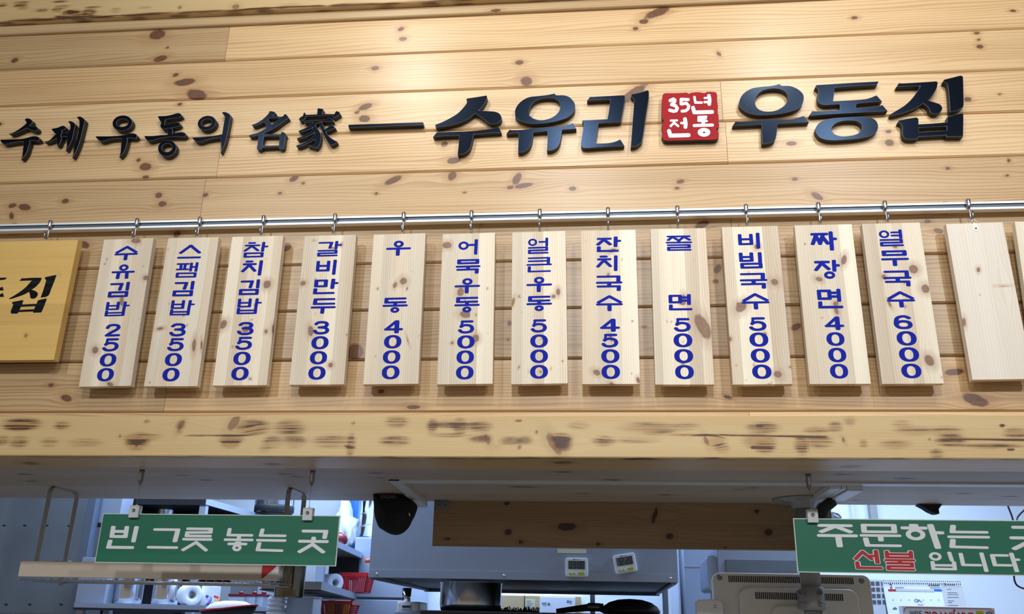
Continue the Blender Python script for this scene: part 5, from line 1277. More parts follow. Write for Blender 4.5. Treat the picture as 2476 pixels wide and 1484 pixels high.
# ------------------------------------------------------------------ kitchen, left of the hood
def thing_box(name, x0, y0, x1, y1, Y, depth, mat, label, cat, bev=.003, group=None, part=None):
    a, b, c, d = rect_px(x0, y0, x1, y1, Y)
    r = empty(name, ((a+b)/2, Y, c), label, cat, group)
    MB().box((-(b-a)/2, 0, 0), ((b-a)/2, depth, d-c), bev).build(part or 'body', mat, r)
    return r, b-a, d-c
YS_ = 4.2
a_, b_, c_, d_ = rect_px(-420, 1479, 196, 1140, YS_)
t = empty('steel_partition', ((a_+b_)/2, YS_, 0), 'tall dark grey steel partition at the left edge behind the tray strap', 'partition')
w_ = b_-a_
MB().box((-w_/2, 0, c_), (w_/2, .05, 2.9), .002).build('panel', MAT['steel_dark'], t)
MB().box((-w_/2, .002, 0), (w_/2, .048, c_-.004), .002).build('base_panel', MAT['black'], t)
MB().box((w_/2, -.002, 0), (w_/2+.040, .05, 2.9), .002).build('edge_strip', MAT['mid_steel'], t)
for px, py in ((10,1270),(60,1270),(113,1270),(167,1271),(15,1461),(72,1461),(148,1461)):
    p = W(px, py, YS_); MB().lathe([(.0, -.0012), (.009, -.0010), (.010, 0)], (p.x-t.location.x, 0, p.z), 'Y', 20, sy=.42).build('dent', MAT['black'], t)
a_, b_, c_, d_ = rect_px(216, 1264, 297, 1140, 4.26)
t = empty('cupboard', ((a_+b_)/2, 4.26, c_), 'pale blue-white cupboard beside the dark steel partition, over the sign corner', 'cupboard')
w_ = b_-a_
MB().box((-w_/2, 0, 0), (w_/2, .11, 2.9-c_), .003).build('body', MAT['light_steel'], t)
MB().box((-w_/2, -.002, -.010), (w_/2, .11, -.0005)).build('bottom_edge', MAT['black'], t)
# steel rack running into the kitchen; black parts paint the shade under its shelves
ZR = 2.13; ZR2 = 1.95
e0, e1 = WZ(500, 1204, ZR), WZ(655, 1250, ZR)
t = empty('shelf_rack', (e0.x-.2, e0.y, 0), 'tall steel rack with painted shade running back into the kitchen above the left green sign', 'shelf rack')
L_ = e1.y-e0.y; xe = e0.x-t.location.x; xe1 = e1.x-t.location.x; WR = .46
def slab(nm, q, z0, z1, mat, par):
    mb = MB(); vs0 = [mb.bm.verts.new((x, y, z0)) for x, y in q]; vs1 = [mb.bm.verts.new((x, y, z1)) for x, y in q]
    mb.bm.faces.new(vs0); mb.bm.faces.new(vs1[::-1])
    for k in range(4): mb.bm.faces.new((vs0[k], vs0[(k+1) % 4], vs1[(k+1) % 4], vs1[k]))
    return mb.build(nm, mat, par)
for zt in (ZR, ZR2):
    slab('shelf', [(xe-.003, .003), (xe1-.003, L_), (xe1-WR, L_), (xe-WR, .003)], zt-.034, zt, MAT['black'], t)
    slab('edge_strip', [(xe-.003, 0), (xe1-.003, L_), (xe1, L_), (xe, 0)], zt-.032, zt, MAT['light_steel'], t)
slab('side_shade', [(xe-WR-.004, 0), (xe1-WR-.004, L_), (xe1-WR, L_), (xe-WR, 0)], 1.2, 2.6, MAT['black'], t)
slab('back_shade', [(xe1-WR, L_), (xe1-.03, L_), (xe1-.03, L_+.004), (xe1-WR, L_+.004)], 1.75, ZR-.034, MAT['black'], t)
for x, y in ((xe-.02, .01), (xe-WR+.02, .01), (xe1-WR+.03, L_-.04)):
    MB().box((x-.017, y, 0), (x+.017, y+.034, 2.6), .002).build('post', MAT['light_steel'], t)
def pot(name, cx, ytop, ybot, wpx, Y, label, mat=None, base_z=None, rim=True, grp=None, cat='pot', hh=None):
    p = W(cx, ybot, Y); rr = wpx/2/2150*Y*1.03
    z0 = p.z if base_z is None else base_z
    h = W(cx, ytop, Y).z - z0 if hh is None else hh
    r = empty(name, (p.x, Y, z0), label, cat, grp)
    MB().lathe([(rr*.88, 0), (rr*.97, .006), (rr, .03), (rr, h-.006), (rr*1.03, h-.003), (rr*1.03, h), (rr*.97, h-.002), (rr*.96, .02), (0, .018)], (0, 0, 0), 'Z', 40).build('body', mat or MAT['steel_v'], r)
    return r, rr, h
r, rr, h = pot('stock_pot', 662, 1180, 1240, 92, WZ(662, 1243, ZR).y, 'large steel pot with sooty bottom on the rack above the left green sign', base_z=ZR, hh=.22)
MB().lathe([(rr*.90, -.0004), (rr*1.004, .01), (rr*1.006, .035), (rr*1.0, .045)], (0, 0, 0), 'Z', 40).build('sooty_bottom', MAT['black'], r)
r, rr, h = pot('stock_pot', 396, 1180, 1244, 44, 4.62, 'shiny steel pot in the dark rack near the left sign clamp', base_z=ZR2, hh=.155)
# wall items right of the rack
t = empty('plastic_bag', W(843, 1292, 5.36), 'white plastic bag hanging on the far wall right of the left green sign', 'bag')
bm = bmesh.new(); bmesh.ops.create_icosphere(bm, subdivisions=4, radius=1.0)
rb = random.Random(2)
for v in bm.verts:
    d = v.co.copy(); n_ = .10*math.sin(7*d.x+3*d.z*2)+.08*math.sin(11*d.y+9*d.z)+.05*math.sin(17*d.x-13*d.z)+.05*math.sin(31*d.x+23*d.z+5*d.y)+.035*math.sin(47*d.z-29*d.y)
    v.co = d*(1+n_); top = max(0, d.z)
    v.co.x *= .052*(1-.35*top); v.co.y *= .06; v.co.z *= .155
    v.co.z += .06; v.co.x += -.035 + (.04 if d.z < .2 and d.x > 0 else 0)*abs(d.x)
for f in bm.faces: f.smooth = True
me = bpy.data.meshes.new('bag'); bm.to_mesh(me); bm.free(); link('bag', me, MAT['bag'], t)
MB().tube([(-.035, .03, .20), (-.03, .05, .26), (-.03, .10, .30)], .008, 8).build('knot', MAT['bag'], t)
r, w_, h_ = thing_box('blue_pillar', 838, 1345, 866, 1140, 5.45, .3, MAT['blue_paint'], 'bright blue upright panel behind the white plastic bag', 'panel')
p0 = W(887, 1298, 5.34)
t = empty('steel_duct', (p0.x, 5.34, p0.z), 'shiny round steel duct left of the range hood', 'duct')
MB().cyl((0, 0, 0), (0, 0, 2.88-p0.z), .052, 36).build('pipe', MAT['steel_v'], t)
for zz in (.06, .135, .21, .30):
    MB().tube([(.054*math.cos(a_), .054*math.sin(a_), zz+.012*math.cos(a_)) for a_ in np.linspace(0, 2*math.pi, 33)], .0022, 6, caps=False).build('seam', MAT['steel'], t)
fx0, fx1, fz0, fz1 = rect_px(850, 1500, 990, 1298, 5.16)
t = empty('steel_fridge', ((fx0+fx1)/2, 5.16, 0), 'tall stainless fridge left of the range hood under the steel duct', 'fridge')
wF = fx1-fx0; zsplit = W(930, 1447, 5.16).z
MB().box((-wF/2, .03, 0), (wF/2, .60, fz1), .004).build('body', MAT['light_steel'], t)
MB().box((-wF/2+.004, 0, zsplit+.006), (wF/2-.004, .03, fz1-.004), .004).build('door', MAT['light_steel'], t)
MB().box((-wF/2+.004, 0, .3), (wF/2-.004, .03, zsplit-.006), .004).build('door', MAT['light_steel'], t)
# side shelves with baskets
ZA = 1.97
def side_shelf(pts, z, x_in, label, posts=False, ylen=None):
    a_, b_ = WZ(*pts[0], z), WZ(*pts[1], z)
    r = empty('side_shelf', (a_.x, a_.y, z), label, 'shelf', 'small white side shelves')
    mb = MB(); q = [(0, 0), (b_.x-a_.x, b_.y-a_.y), (b_.x-a_.x-x_in, b_.y-a_.y), (-x_in, 0)]
    v0 = [mb.bm.verts.new((x, y, -.03)) for x, y in q]; v1 = [mb.bm.verts.new((x, y, 0)) for x, y in q]
    mb.bm.faces.new(v0); mb.bm.faces.new(v1[::-1])
    for k in range(4): mb.bm.faces.new((v0[k], v0[(k+1) % 4], v1[(k+1) % 4], v1[k]))
    mb.build('board', MAT['light_steel'], r)
    q2 = [(x-.006, y) for x, y in q]; slab('underside_shade', q2, -.035, -.031, MAT['black'], r)  # black slab painting the shade under the shelf
    slab('back_shade', [(-x_in+.01, b_.y-a_.y-.012), (b_.x-a_.x-.012, b_.y-a_.y-.012), (b_.x-a_.x-.012, b_.y-a_.y-.004), (-x_in+.01, b_.y-a_.y-.004)], -.15, -.035, MAT['black'], r)  # black sheet standing in for the shade at the back
    return r, a_, b_
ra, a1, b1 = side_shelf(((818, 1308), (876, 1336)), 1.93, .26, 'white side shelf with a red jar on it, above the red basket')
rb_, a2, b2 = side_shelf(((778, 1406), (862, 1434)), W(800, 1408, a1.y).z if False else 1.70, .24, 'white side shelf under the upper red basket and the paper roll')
a_, b_, c_, d_ = rect_px(765, 1484, 784, 1240, 4.44)
o = MB().box((a_, 4.44, 0), (b_, 4.47, 2.0), .002).build('steel_upright', MAT['light_steel']); tag(o, 'steel upright just left of the paper roll and red baskets', 'post')
p = W(832, 1311, a1.y+.25)
t = empty('rounded_jar', (W(824, 1300, a1.y+.22).x, a1.y+.22, 1.93), 'dark red rounded jar on the upper white side shelf right of the green sign', 'jar')
MB().lathe([(.022, 0), (.034, .010), (.038, .028), (.032, .046), (.018, .056), (.014, .062), (0, .064)], (0, 0, 0), 'Z', 28).build('jar', MAT['red_dark'], t)
def basket(cx, x0, x1, ytop, ybot, Y, label, grp='red plastic baskets', zb=None):
    a_, b_, c_, d_ = rect_px(x0, ybot, x1, ytop, Y)
    if zb is not None: d_ = zb+(d_-c_); c_ = zb
    r = empty('plastic_basket', ((a_+b_)/2, Y+.08, c_), label, 'basket', grp)
    w, h, dp = (b_-a_), d_-c_, .16
    mb = MB()
    def lvl(u, z): return [(-w/2*u, -dp/2*u, z), (w/2*u, -dp/2*u, z), (w/2*u, dp/2*u, z), (-w/2*u, dp/2*u, z)]
    for i in range(4):
        b0, b1_ = lvl(.80, .004), lvl(.98, h-.016)
        A, B, C_, D2 = Vector(b0[i]), Vector(b0[(i+1) % 4]), Vector(b1_[(i+1) % 4]), Vector(b1_[i])
        n_ = 13
        for k in range(n_+1): mb.obox(A.lerp(B, k/n_), D2.lerp(C_, k/n_), .0030, .0022)
        for k in range(8): mb.obox(A.lerp(D2, k/7), B.lerp(C_, k/7), .0026, .0022)
    mb.box((-w*.40, -dp*.40, 0), (w*.40, dp*.40, .005))
    mb.build('mesh_body', MAT['red_plastic'], r, fix=False)
    mb = MB()
    q = lvl(1.0, h-.008)
    for i in range(4): mb.obox(q[i], q[(i+1) % 4], .010, .018)
    mb.build('rim', MAT['red_plastic'], r)
    return r, w, h
yb1 = WZ(845, 1420, 1.70).y
basket(0, 822, 888, 1368, 1416, 4.75, 'upper red plastic basket on the white side shelf beside the paper roll', zb=1.70)
rbk, wb_, hb_ = basket(0, 772, 848, 1452, 1500, 4.35, 'lower red plastic basket with yellow and green packets at the bottom of the photo')
for k, (dx, mt) in enumerate(((-.035, 'yellow_plastic'), (.0, 'green'), (.03, 'yellow_plastic'))):
    o = MB().box((rbk.location.x+dx-.018, rbk.location.y-.03+.012*k, rbk.location.z+.006), (rbk.location.x+dx+.016, rbk.location.y-.005+.012*k, rbk.location.z+hb_+.004-.008*k), .004).build('food_packet', MAT[mt])
    tag(o, ('yellow packet at the left in the lower red basket', 'green packet in the middle of the lower red basket', 'yellow packet at the right in the lower red basket')[k], 'packet', 'packets in the lower red basket')
def roll(px, py, Y, rpx, lpx, label, grp='white paper rolls', base=None):
    p = W(px, py, Y); rr = rpx/2150*Y*1.03; ll = lpx/2150*Y
    z = p.z if base is None else base+rr
    r = empty('paper_roll', (p.x, Y, z-rr), label, 'paper roll', grp, (0, 0, R(-48)))
    MB().lathe([(rr*.42, ll*.5-.002), (rr*.44, ll*.5), (rr*.96, ll*.5), (rr, ll*.5-.004), (rr, -ll*.5+.004), (rr*.96, -ll*.5), (rr*.44, -ll*.5), (rr*.42, -ll*.5+.002), (rr*.42, ll*.5-.002)], (0, 0, rr), 'X', 36, caps=False).build('paper', MAT['paper'], r)
    MB().lathe([(rr*.36, ll*.5-.001), (rr*.42, ll*.5-.001), (rr*.42, -ll*.5+.001), (rr*.36, -ll*.5+.001), (rr*.36, ll*.5-.001)], (0, 0, rr), 'X', 28, caps=False).build('core', MAT['grey_paper'], r)
    return r
roll(803, 1383, 4.72, 20, 48, 'white paper roll behind the right end of the left green sign, beside the red basket', base=1.70)
t = empty('orange_knob', W(890, 1355, 4.6), 'small orange handle sticking out at the left edge of the range hood', 'handle')
MB().tube([(-.014, 0, 0), (.018, 0, 0)], .011, 18).build('grip', MAT['orange'], t)
MB().tube([(.018, 0, 0), (hx0-W(890, 1355, 4.6).x+.001, 0, 0)], .004, 8).build('rod', MAT['wire'], t)

# lower shelf at the left with its crockery
YL_ = 4.05
zl = (W(190, 1451, YL_).z + W(400, 1467, YL_).z)/2
t = empty('lower_shelf', (W(330, 1460, YL_).x, YL_, 0), 'steel shelf at the bottom left carrying pots and a paper roll', 'shelf')
sx0, sx1 = W(180, 1455, YL_).x-t.location.x, W(650, 1470, YL_).x-t.location.x
MB().box((sx0, 0, zl-.022), (sx1, .30, zl), .001).build('board', MAT['light_steel'], t)
MB().box((sx0, -.002, zl-.030), (sx1, .004, zl-.020)).build('dark_edge', MAT['black'], t)
MB().box((sx0, .02, zl-.5), (sx1, .04, zl-.05)).build('back_apron', MAT['light_steel'], t)
for x in (sx0+.02, sx1-.02): MB().box((x-.015, .02, 0), (x+.015, .05, zl-.02)).build('leg', MAT['light_steel'], t)
def onshelf(x0, x1, ytop, Y, depth, mat, name, label, cat, grp=None):
    a_, b_, _, d_ = rect_px(x0, 1455, x1, ytop, Y)
    r = empty(name, ((a_+b_)/2, Y, zl), label, cat, grp)
    MB().box((-(b_-a_)/2, 0, 0), ((b_-a_)/2, depth, d_-zl), .003).build('body', mat, r)
    return r, b_-a_, d_-zl
onshelf(190, 260, 1347, 4.10, .22, MAT['light_steel'], 'storage_box', 'pale grey box at the left end of the bottom left shelf', 'box')
pot('steel_pot', 308, 1390, 1455, 64, 4.21, 'steel pot standing second on the bottom left shelf, left of the narrow one', base_z=zl, hh=.135, grp='steel pots on the bottom left shelf')
pot('steel_pot', 397, 1390, 1460, 60, 4.21, 'steel pot just left of the paper roll on the bottom left shelf', base_z=zl, hh=.15, grp='steel pots on the bottom left shelf')
roll(456, 1452, 4.18, 23.5, 46, 'white paper roll on the bottom left shelf', base=zl)
onshelf(486, 508, 1415, 4.20, .12, MAT['white_plastic'], 'storage_box', 'pale plastic tub right of the bottom left paper roll', 'box')
onshelf(556, 610, 1402, 4.27, .07, MAT['steel_dark'], 'storage_box', 'grey tin behind the red-lidded jars', 'box')
def loop(px, py, Y, rpx, mat, label, base, name='cord_loop', cat='loop', th=.006):
    p = W(px, py, Y); rr = rpx/2150*Y
    r = empty(name, (p.x, Y, base), label, cat)
    MB().tube([(rr*math.cos(a_), .012*math.sin(2*a_), rr*1.35+rr*1.35*math.sin(a_)) for a_ in np.linspace(R(-160), R(100), 22)], th, 10).build('loop', mat, r)
loop(512, 1420, 4.27, 11, MAT['yellow_plastic'], 'yellow-green plastic handle loop behind the wire tray, on the bottom shelf', zl+.0)
loop(500, 1450, 4.20, 8, MAT['purple'], 'blue-purple plastic loop under the yellow-green one', zl, th=.006)
loop(519, 1454, 4.20, 8, MAT['orange'], 'orange-red plastic loop right of the blue-purple one', zl, th=.006)
for k, (xa, xb) in enumerate(((552, 591), (592, 617), (618, 636))):
    r, w_, h_ = onshelf(xa, xb, 1441, 4.10+.01*k, .10, MAT['clear'], 'lidded_jar', ('largest clear jar with red lid, left of the three', 'middle clear jar of the three with red lids', 'narrow clear jar, right of the three with red lids')[k], 'jar', 'clear jars with red lids')
    MB().box((-w_/2-.003, -.003, h_), (w_/2+.003, .103, h_+.010), .003).build('lid', MAT['red_dark'], r)
    MB().lathe([(.010, h_+.010), (.012, h_+.016), (.008, h_+.022), (0, h_+.024)], (0, .05, 0), 'Z', 18).build('lid_knob', MAT['red_dark'], r)
# low counter (only its upper things reach into the photo)
zcn = W(560, 1484, 3.62).z - .055
o = MB().box((W(380, 1484, 3.5).x, 3.5, 0), (W(790, 1484, 3.5).x, 3.98, zcn), .003).build('prep_counter', MAT['light_steel']); tag(o, 'steel preparation counter just below the lower edge of the photo at left', 'counter')
p = W(542, 1484, 3.62)
t = empty('black_bowl', (p.x, 3.66, zcn), 'black boat-shaped bowl with red rim and white cloth at the bottom left', 'bowl')
hb = W(570, 1463, 3.6).z-zcn
def boat(prof, lift):
    mb = MB(); rings = []
    for r_, h_ in prof:
        rings.append([mb.bm.verts.new((.115*r_*math.cos(a_), .075*r_*math.sin(a_), h_ + lift*r_*r_*(max(0, math.cos(a_))*.9 - .5*max(0, -math.cos(a_))))) for a_ in np.linspace(0, 2*math.pi, 40, endpoint=False)])
    for A, B in zip(rings, rings[1:]):
        for k in range(40):
            f = mb.bm.faces.new((A[k], A[(k+1) % 40], B[(k+1) % 40], B[k])); f.smooth = True
    mb.bm.faces.new(rings[0][::-1]); mb.bm.faces.new(rings[-1])
    return mb
boat(((.35, 0), (.7, .012), (.92, hb*.6), (1.0, hb*.85), (.96, hb*.85), (.6, hb*.5)), .018).build('bowl', MAT['black'], t)
mb = MB(); mb.tube([(.115*math.cos(a_), .075*math.sin(a_), hb*.85+.018*(max(0, math.cos(a_))*.9-.5*max(0, -math.cos(a_)))) for a_ in np.linspace(0, 2*math.pi, 41)], .0035, 8, caps=False); mb.build('red_rim', MAT['red_plastic'], t)
boat(((.86, hb*.6), (.80, hb*.95), (.55, hb*1.14), (.2, hb*1.2)), .014).build('white_cloth', MAT['paper'], t)
xc_, zt_ = W(672, 1442, 3.78).x, W(672, 1440, 3.78).z
n_ = 7; hh_ = (zt_-zcn)/n_
for k in range(n_):
    o = MB().box((-.034, 0, 0), (.030+.004*(k % 2), .06, hh_*.55), .004).box((-.028, .004, hh_*.4), (.024, .056, hh_*.96), .003)
    o = o.build('egg_tray', MAT['paper'], None, (xc_+.0015*(k % 3), 3.75, zcn+k*hh_), None)
    tag(o, 'white tray in the stack at the bottom, ' + ('lowest of the seven', 'second from below', 'third from below', 'middle one', 'third from the top', 'second from the top', 'topmost')[k], 'tray', 'stacked white trays')
a_, b_, c_, d_ = rect_px(692, 1484, 757, 1440, 3.80)
t = empty('clear_box', ((a_+b_)/2, 3.80, zcn), 'clear plastic box with white lid beside the stacked white trays', 'box')
MB().box((-(b_-a_)/2, 0, 0), ((b_-a_)/2, .12, d_-zcn-.008), .004).build('body', MAT['clear'], t)
MB().box((-(b_-a_)/2-.002, -.002, d_-zcn-.008), ((b_-a_)/2+.002, .122, d_-zcn), .003).build('lid', MAT['white_plastic'], t)

# ------------------------------------------------------------------ under the hood
zst = W(1137, 1479, 4.12).z
o = MB().box((hx0+.24, 3.86, 0), (hx1-.02, 4.9, zst), .004).build('cooking_range', MAT['black']); tag(o, 'cooking range below the range hood, under the lower edge of the photo', 'stove')
pot('stock_pot', 1137, 1410, 1484, 138, 4.12, 'tall shiny steel pot under the left half of the range hood', base_z=zst, hh=W(1137, 1408, 4.12).z-zst)
p = W(1524, 1470, 4.2)
t = empty('frying_pan', (p.x, 4.2, zst), 'black round pan with a long handle under the right half of the range hood', 'pan')
zc3 = .020
rp = 66/2150*4.3
MB().lathe([(rp*.8, 0), (rp, .012), (rp*.985, .022), (rp*.90, .038), (rp*.70, .055), (rp*.4, .066), (0, .070)], (0, 0, 0), 'Z', 40).build('pan_dome', MAT['black'], t)
e = W(1345, 1478, 4.2)
MB().tube([(-rp*.9, 0, zc3+.010), (-rp*1.3, 0, zc3+.012), (e.x-p.x, 0, .012)], [.018, .016, .010], 12).build('handle', MAT['black'], t)
MB().lathe([(.0165, -.028), (.018, -.026), (.018, .026), (.0165, .028)], (-rp*1.22, 0, zc3+.0115), 'X', 20).build('ferrule', MAT['screw'], t)
p = W(1252, 1472, 4.3)
t = empty('scouring_brush', (p.x, 4.3, zst), 'black bristly brush right of the tall steel pot', 'brush')
zb_ = .012
MB().box((-.10, -.012, 0), (.10, .012, zb_), .004).build('block', MAT['black'], t)
mb = MB(); rb = random.Random(1)
for k in range(60):
    x = -.098+.196*k/59; mb.obox((x, rb.uniform(-.008, .008), zb_-.002), (x+rb.uniform(-.006, .006), rb.uniform(-.012, .012), zb_+rb.uniform(.006, .020)), .0035, .0025, up=Vector((0, 1, .1)))
tag(mb.build('bristles', MAT['black'], t, fix=False), kind='stuff')
# far wall behind the range
r, w_, h_ = thing_box('tan_cabinet', 1204, 1560, 1404, 1440, 5.55, .24, MAT['tan'], 'tan wooden cabinet on the far wall under the range hood', 'cabinet')
p = W(1268, 1460, 5.55); MB().box((p.x-r.location.x-.002, -.002, 0), (p.x-r.location.x+.002, .003, h_)).build('door_gap', MAT['black'], r)
a_, b_, c_, d_ = rect_px(1271, 1475, 1294, 1448, 5.545)
t = empty('paper_note', ((a_+b_)/2, 5.548, d_), 'small yellow handwritten note on the tan cabinet, left of the whiteboard', 'note')
MB().box((-(b_-a_)/2, 0, c_-d_), ((b_-a_)/2, .0015, 0)).build('sheet', MAT['note'], t)
ik = Ink(lambda x, y, q: (x, -q, y), .0004); rb = random.Random(4)
for k in range(7): ik.stroke([(-.024+rb.uniform(0, .006), -.010-.008*k), (rb.uniform(.0, .020), -.010-.008*k+rb.uniform(-.001, .001))], .0008, .0008)
ik.build('handwriting', MAT['ink'], t)
a_, b_, c_, d_ = rect_px(1305, 1540, 1391, 1443, 5.53)
t = empty('whiteboard', ((a_+b_)/2, 5.53, d_), 'whiteboard with handwritten words on the tan cabinet under the hood', 'whiteboard')
MB().box((-(b_-a_)/2, 0, c_-d_), ((b_-a_)/2, .012, 0), .002).build('panel', MAT['paper'], t)
ik = Ink(lambda x, y, q: (x, -q, y), .0005)
def scr(ch, px0, px1, py0, py1):
    q = [W(px0, (py0+py1)/2, 5.53).x-t.location.x, W(px1, (py0+py1)/2, 5.53).x-t.location.x, W((px0+px1)/2, py1, 5.53).z-d_, W((px0+px1)/2, py0, 5.53).z-d_]
    put_glyph(ik, ch, q[0], q[1], q[2], q[3], .05)
for ch, a4 in (('계', (1309, 1315, 1456, 1463)), ('면', (1316, 1322, 1456, 1464)), ('육', (1323, 1331, 1456, 1464)), ('설', (1370, 1376, 1450, 1457)), ('탕', (1377, 1383, 1452, 1459))): scr(ch, *a4)
ik.build('handwriting', MAT['ink'], t)
r, w_, h_ = thing_box('steel_upright', 1427, 1540, 1439, 1430, 5.3, .05, MAT['steel_dark'], 'dark steel upright on the far wall, right of the whiteboard', 'post')
thing_box('steel_upright', 1604, 1540, 1617, 1420, 4.9, .05, MAT['steel_dark'], 'dark steel upright below the right end of the range hood', 'post', group=None)
p = W(992, 1484, 4.5)
t = empty('slicing_machine', (p.x, 4.45, zst-.0), 'cream machine with a black slot, under the left end of the range hood', 'machine')
zt = W(990, 1454, 4.45).z-zst
MB().box((-.058, 0, 0), (.055, .2, zt), .008).build('housing', MAT['cream_plastic'], t)
MB().box((-.036, -.004, zt-.036), (.012, .002, zt-.012), .003).build('slot_plate', MAT['white_metal'], t)
MB().box((-.030, -.006, zt-.027), (.008, -.003, zt-.019)).build('slot', MAT['black'], t)
o = MB().box((p.x-.065, 4.44, 0), (p.x+.058, 4.7, zst-.0), .003).build('machine_stand', MAT['light_steel']); tag(o, 'steel stand under the cream machine, below the photo edge', 'stand')
p = W(981, 1440, 4.5)
t = empty('steel_cup', (p.x, 4.52, zst+zt), 'small shiny cup on the cream machine below the left end of the hood', 'cup')
MB().lathe([(.017, 0), (.020, .004), (.024, W(981, 1421, 4.5).z-zst-zt), (.021, W(981, 1421, 4.5).z-zst-zt-.002), (.016, .006), (0, .005)], (0, 0, 0), 'Z', 24).build('cup', MAT['steel_v'], t)

# ------------------------------------------------------------------ right of the hood
r, w_, h_ = thing_box('cold_store', 1648, 1560, 1790, 1150, 4.9, .8, MAT['light_steel'], 'pale blue-grey cold store cabinet right of the range hood', 'cabinet')
p = W(1700, 1371, 4.9); MB().box((-w_/2+.01, -.004, p.z-r.location.z-.002), (w_/2-.01, .001, p.z-r.location.z+.003)).build('bright_seam', MAT['steel_v'], r)
p0 = W(1655, 1500, 4.86); MB().tube([(p0.x-r.location.x, -.02, 0), (p0.x-r.location.x, -.02, h_)], .013, 16).build('pipe', MAT['light_steel'], r)
YK = 3.95
r, w_, h_ = thing_box('air_unit', 1736, 1430, 1945, 1326, YK, .35, MAT['light_steel'], 'grey box unit with a dark front band behind the cream monitor', 'unit')
a_, b_, c_, d_ = rect_px(1755, 1392, 1926, 1353, YK)
MB().box((a_-r.location.x, -.006, c_-r.location.z), (b_-r.location.x, .002, d_-r.location.z), .002).build('dark_band', MAT['steel_dark'], r)
o = MB().prism(rrect(W(1711, 1385, YK).x-r.location.x, -w_/2+.004, 0, h_-.03, .02), .01, .30).build('end_cap', MAT['light_steel'], r)
o = MB().box((r.location.x-w_/2, YK+.05, 0), (r.location.x+w_/2, YK+.33, r.location.z), .003).build('unit_stand', MAT['light_steel']); tag(o, 'steel stand under the grey box unit, hidden behind the monitor', 'stand')
zk = W(2240, 1484, 3.9).z-.09
xk0, xk1 = W(2080, 1484, 3.7).x, 2.2
o = MB().box((xk0, 3.68, 0), (xk1, 4.35, zk), .004).build('back_counter', MAT['light_steel']); tag(o, 'counter under the desk calendar, just below the lower edge of the photo', 'counter')
# desk calendar
YD = 3.90
cTL, cTR = W(2141, 1400, YD), W(2335, 1403, YD)
cx_ = (cTL.x+cTR.x)/2; wD = cTR.x-cTL.x; zD = (cTL.z+cTR.z)/2; hD = zD-zk
t = empty('desk_calendar', (cx_, YD, zk), 'white desk calendar with spiral binding below the right green sign', 'calendar', None, (R(-12), 0, 0))
MB().box((-wD/2, 0, 0), (wD/2, .003, hD), .0005).build('page', MAT['paper'], t)
xg = W(2289, 1450, YD).x-cx_
MB().box((xg, -.0008, 0), (wD/2-.001, .0002, hD-.014)).build('grey_column', MAT['grey_paper'], t)
mb = MB(); v = [mb.bm.verts.new(q) for q in ((wD/2, .003, hD), (wD/2, .003, 0), (wD/2+.02, .10, .023), (-wD/2, .003, hD), (-wD/2, .003, 0), (-wD/2+.02, .10, .023))]
for f in ((0, 1, 2), (3, 5, 4), (0, 3, 4, 1), (0, 2, 5, 3), (1, 4, 5, 2)): mb.bm.faces.new([v[i] for i in f])
mb.build('black_stand', MAT['black'], t)
mb = MB()
for k in range(38):
    x = -wD/2+.006+(wD-.012)*k/37
    mb.tube([(x, -.002+.005*math.cos(a_)*.8, hD-.003+.006*math.sin(a_)) for a_ in np.linspace(R(-150), R(150), 9)], .0011, 6)
    mb.box((x-.0016, -.0006, hD-.0105), (x+.0016, .0002, hD-.0065))
mb.build('spiral_binding', MAT['ink'], t, fix=False)
cp = lambda x, y: (W(2060+x/4.192, 1130+y/4.192, YD).x-cx_, W(2060+x/4.192, 1130+y/4.192, YD).z-zk)
text_mesh('2', .026, 'large_numeral', MAT['ink'], t, (cp(425, 1187)[0], -.0006, cp(425, 1187)[1]))
def bar(x0, y0, x1, y1, mat, nm):
    a_, b_ = cp(x0, y1), cp(x1, y0); MB().box((a_[0], -.0010, a_[1]), (b_[0], .0002, b_[1])).build(nm, mat, t)
bar(397, 1219, 475, 1238, MAT['vinyl_red'], 'red_header'); bar(475, 1219, 866, 1238, MAT['grey_paper'], 'grey_header'); bar(866, 1219, 942, 1238, MAT['blue_paint'], 'blue_header')
ik = Ink(lambda x, y, q: (x, -.0009-q, y), .0003)
def line(pts, k=.0006): ik.stroke([cp(*q) for q in pts], k, k)
for q in ([(835,1173),(925,1173)],[(835,1181),(925,1181)],[(825,1203),(935,1203)],[(468,1200),(560,1200)],[(1000,1172),(1085,1172)]): 
    n_ = 7
    for k in range(n_): line([(q[0][0]+(q[1][0]-q[0][0])*(k+.1)/n_, q[0][1]), (q[0][0]+(q[1][0]-q[0][0])*(k+.7)/n_, q[0][1])], .0009)
line([(815,1170),(812,1180),(822,1182),(828,1172)], .0009)
for y in (1218, 1255, 1275, 1303, 1340, 1358, 1388): line([(1000,y),(1000+[40,110,100,60,70,90,40][y % 7],y)], .0005)
for x in (435, 515, 600, 680, 745, 822, 900): line([(x,1330),(x+8,1330)], .0008)
line([(690,1325),(665,1322),(655,1340),(672,1352),(695,1340),(700,1325),(690,1350),(712,1330),(718,1350),(735,1348)], .0007); line([(685,1380),(700,1376),(710,1388),(735,1376),(745,1388)], .0006)
line([(432,1425),(455,1408),(472,1425),(440,1424)], .0010)
ik.build('print', MAT['ink'], t)
text_mesh('2', .014, 'small_numeral', MAT['ink'], t, (cp(982, 1170)[0], -.0010, cp(982, 1170)[1]))
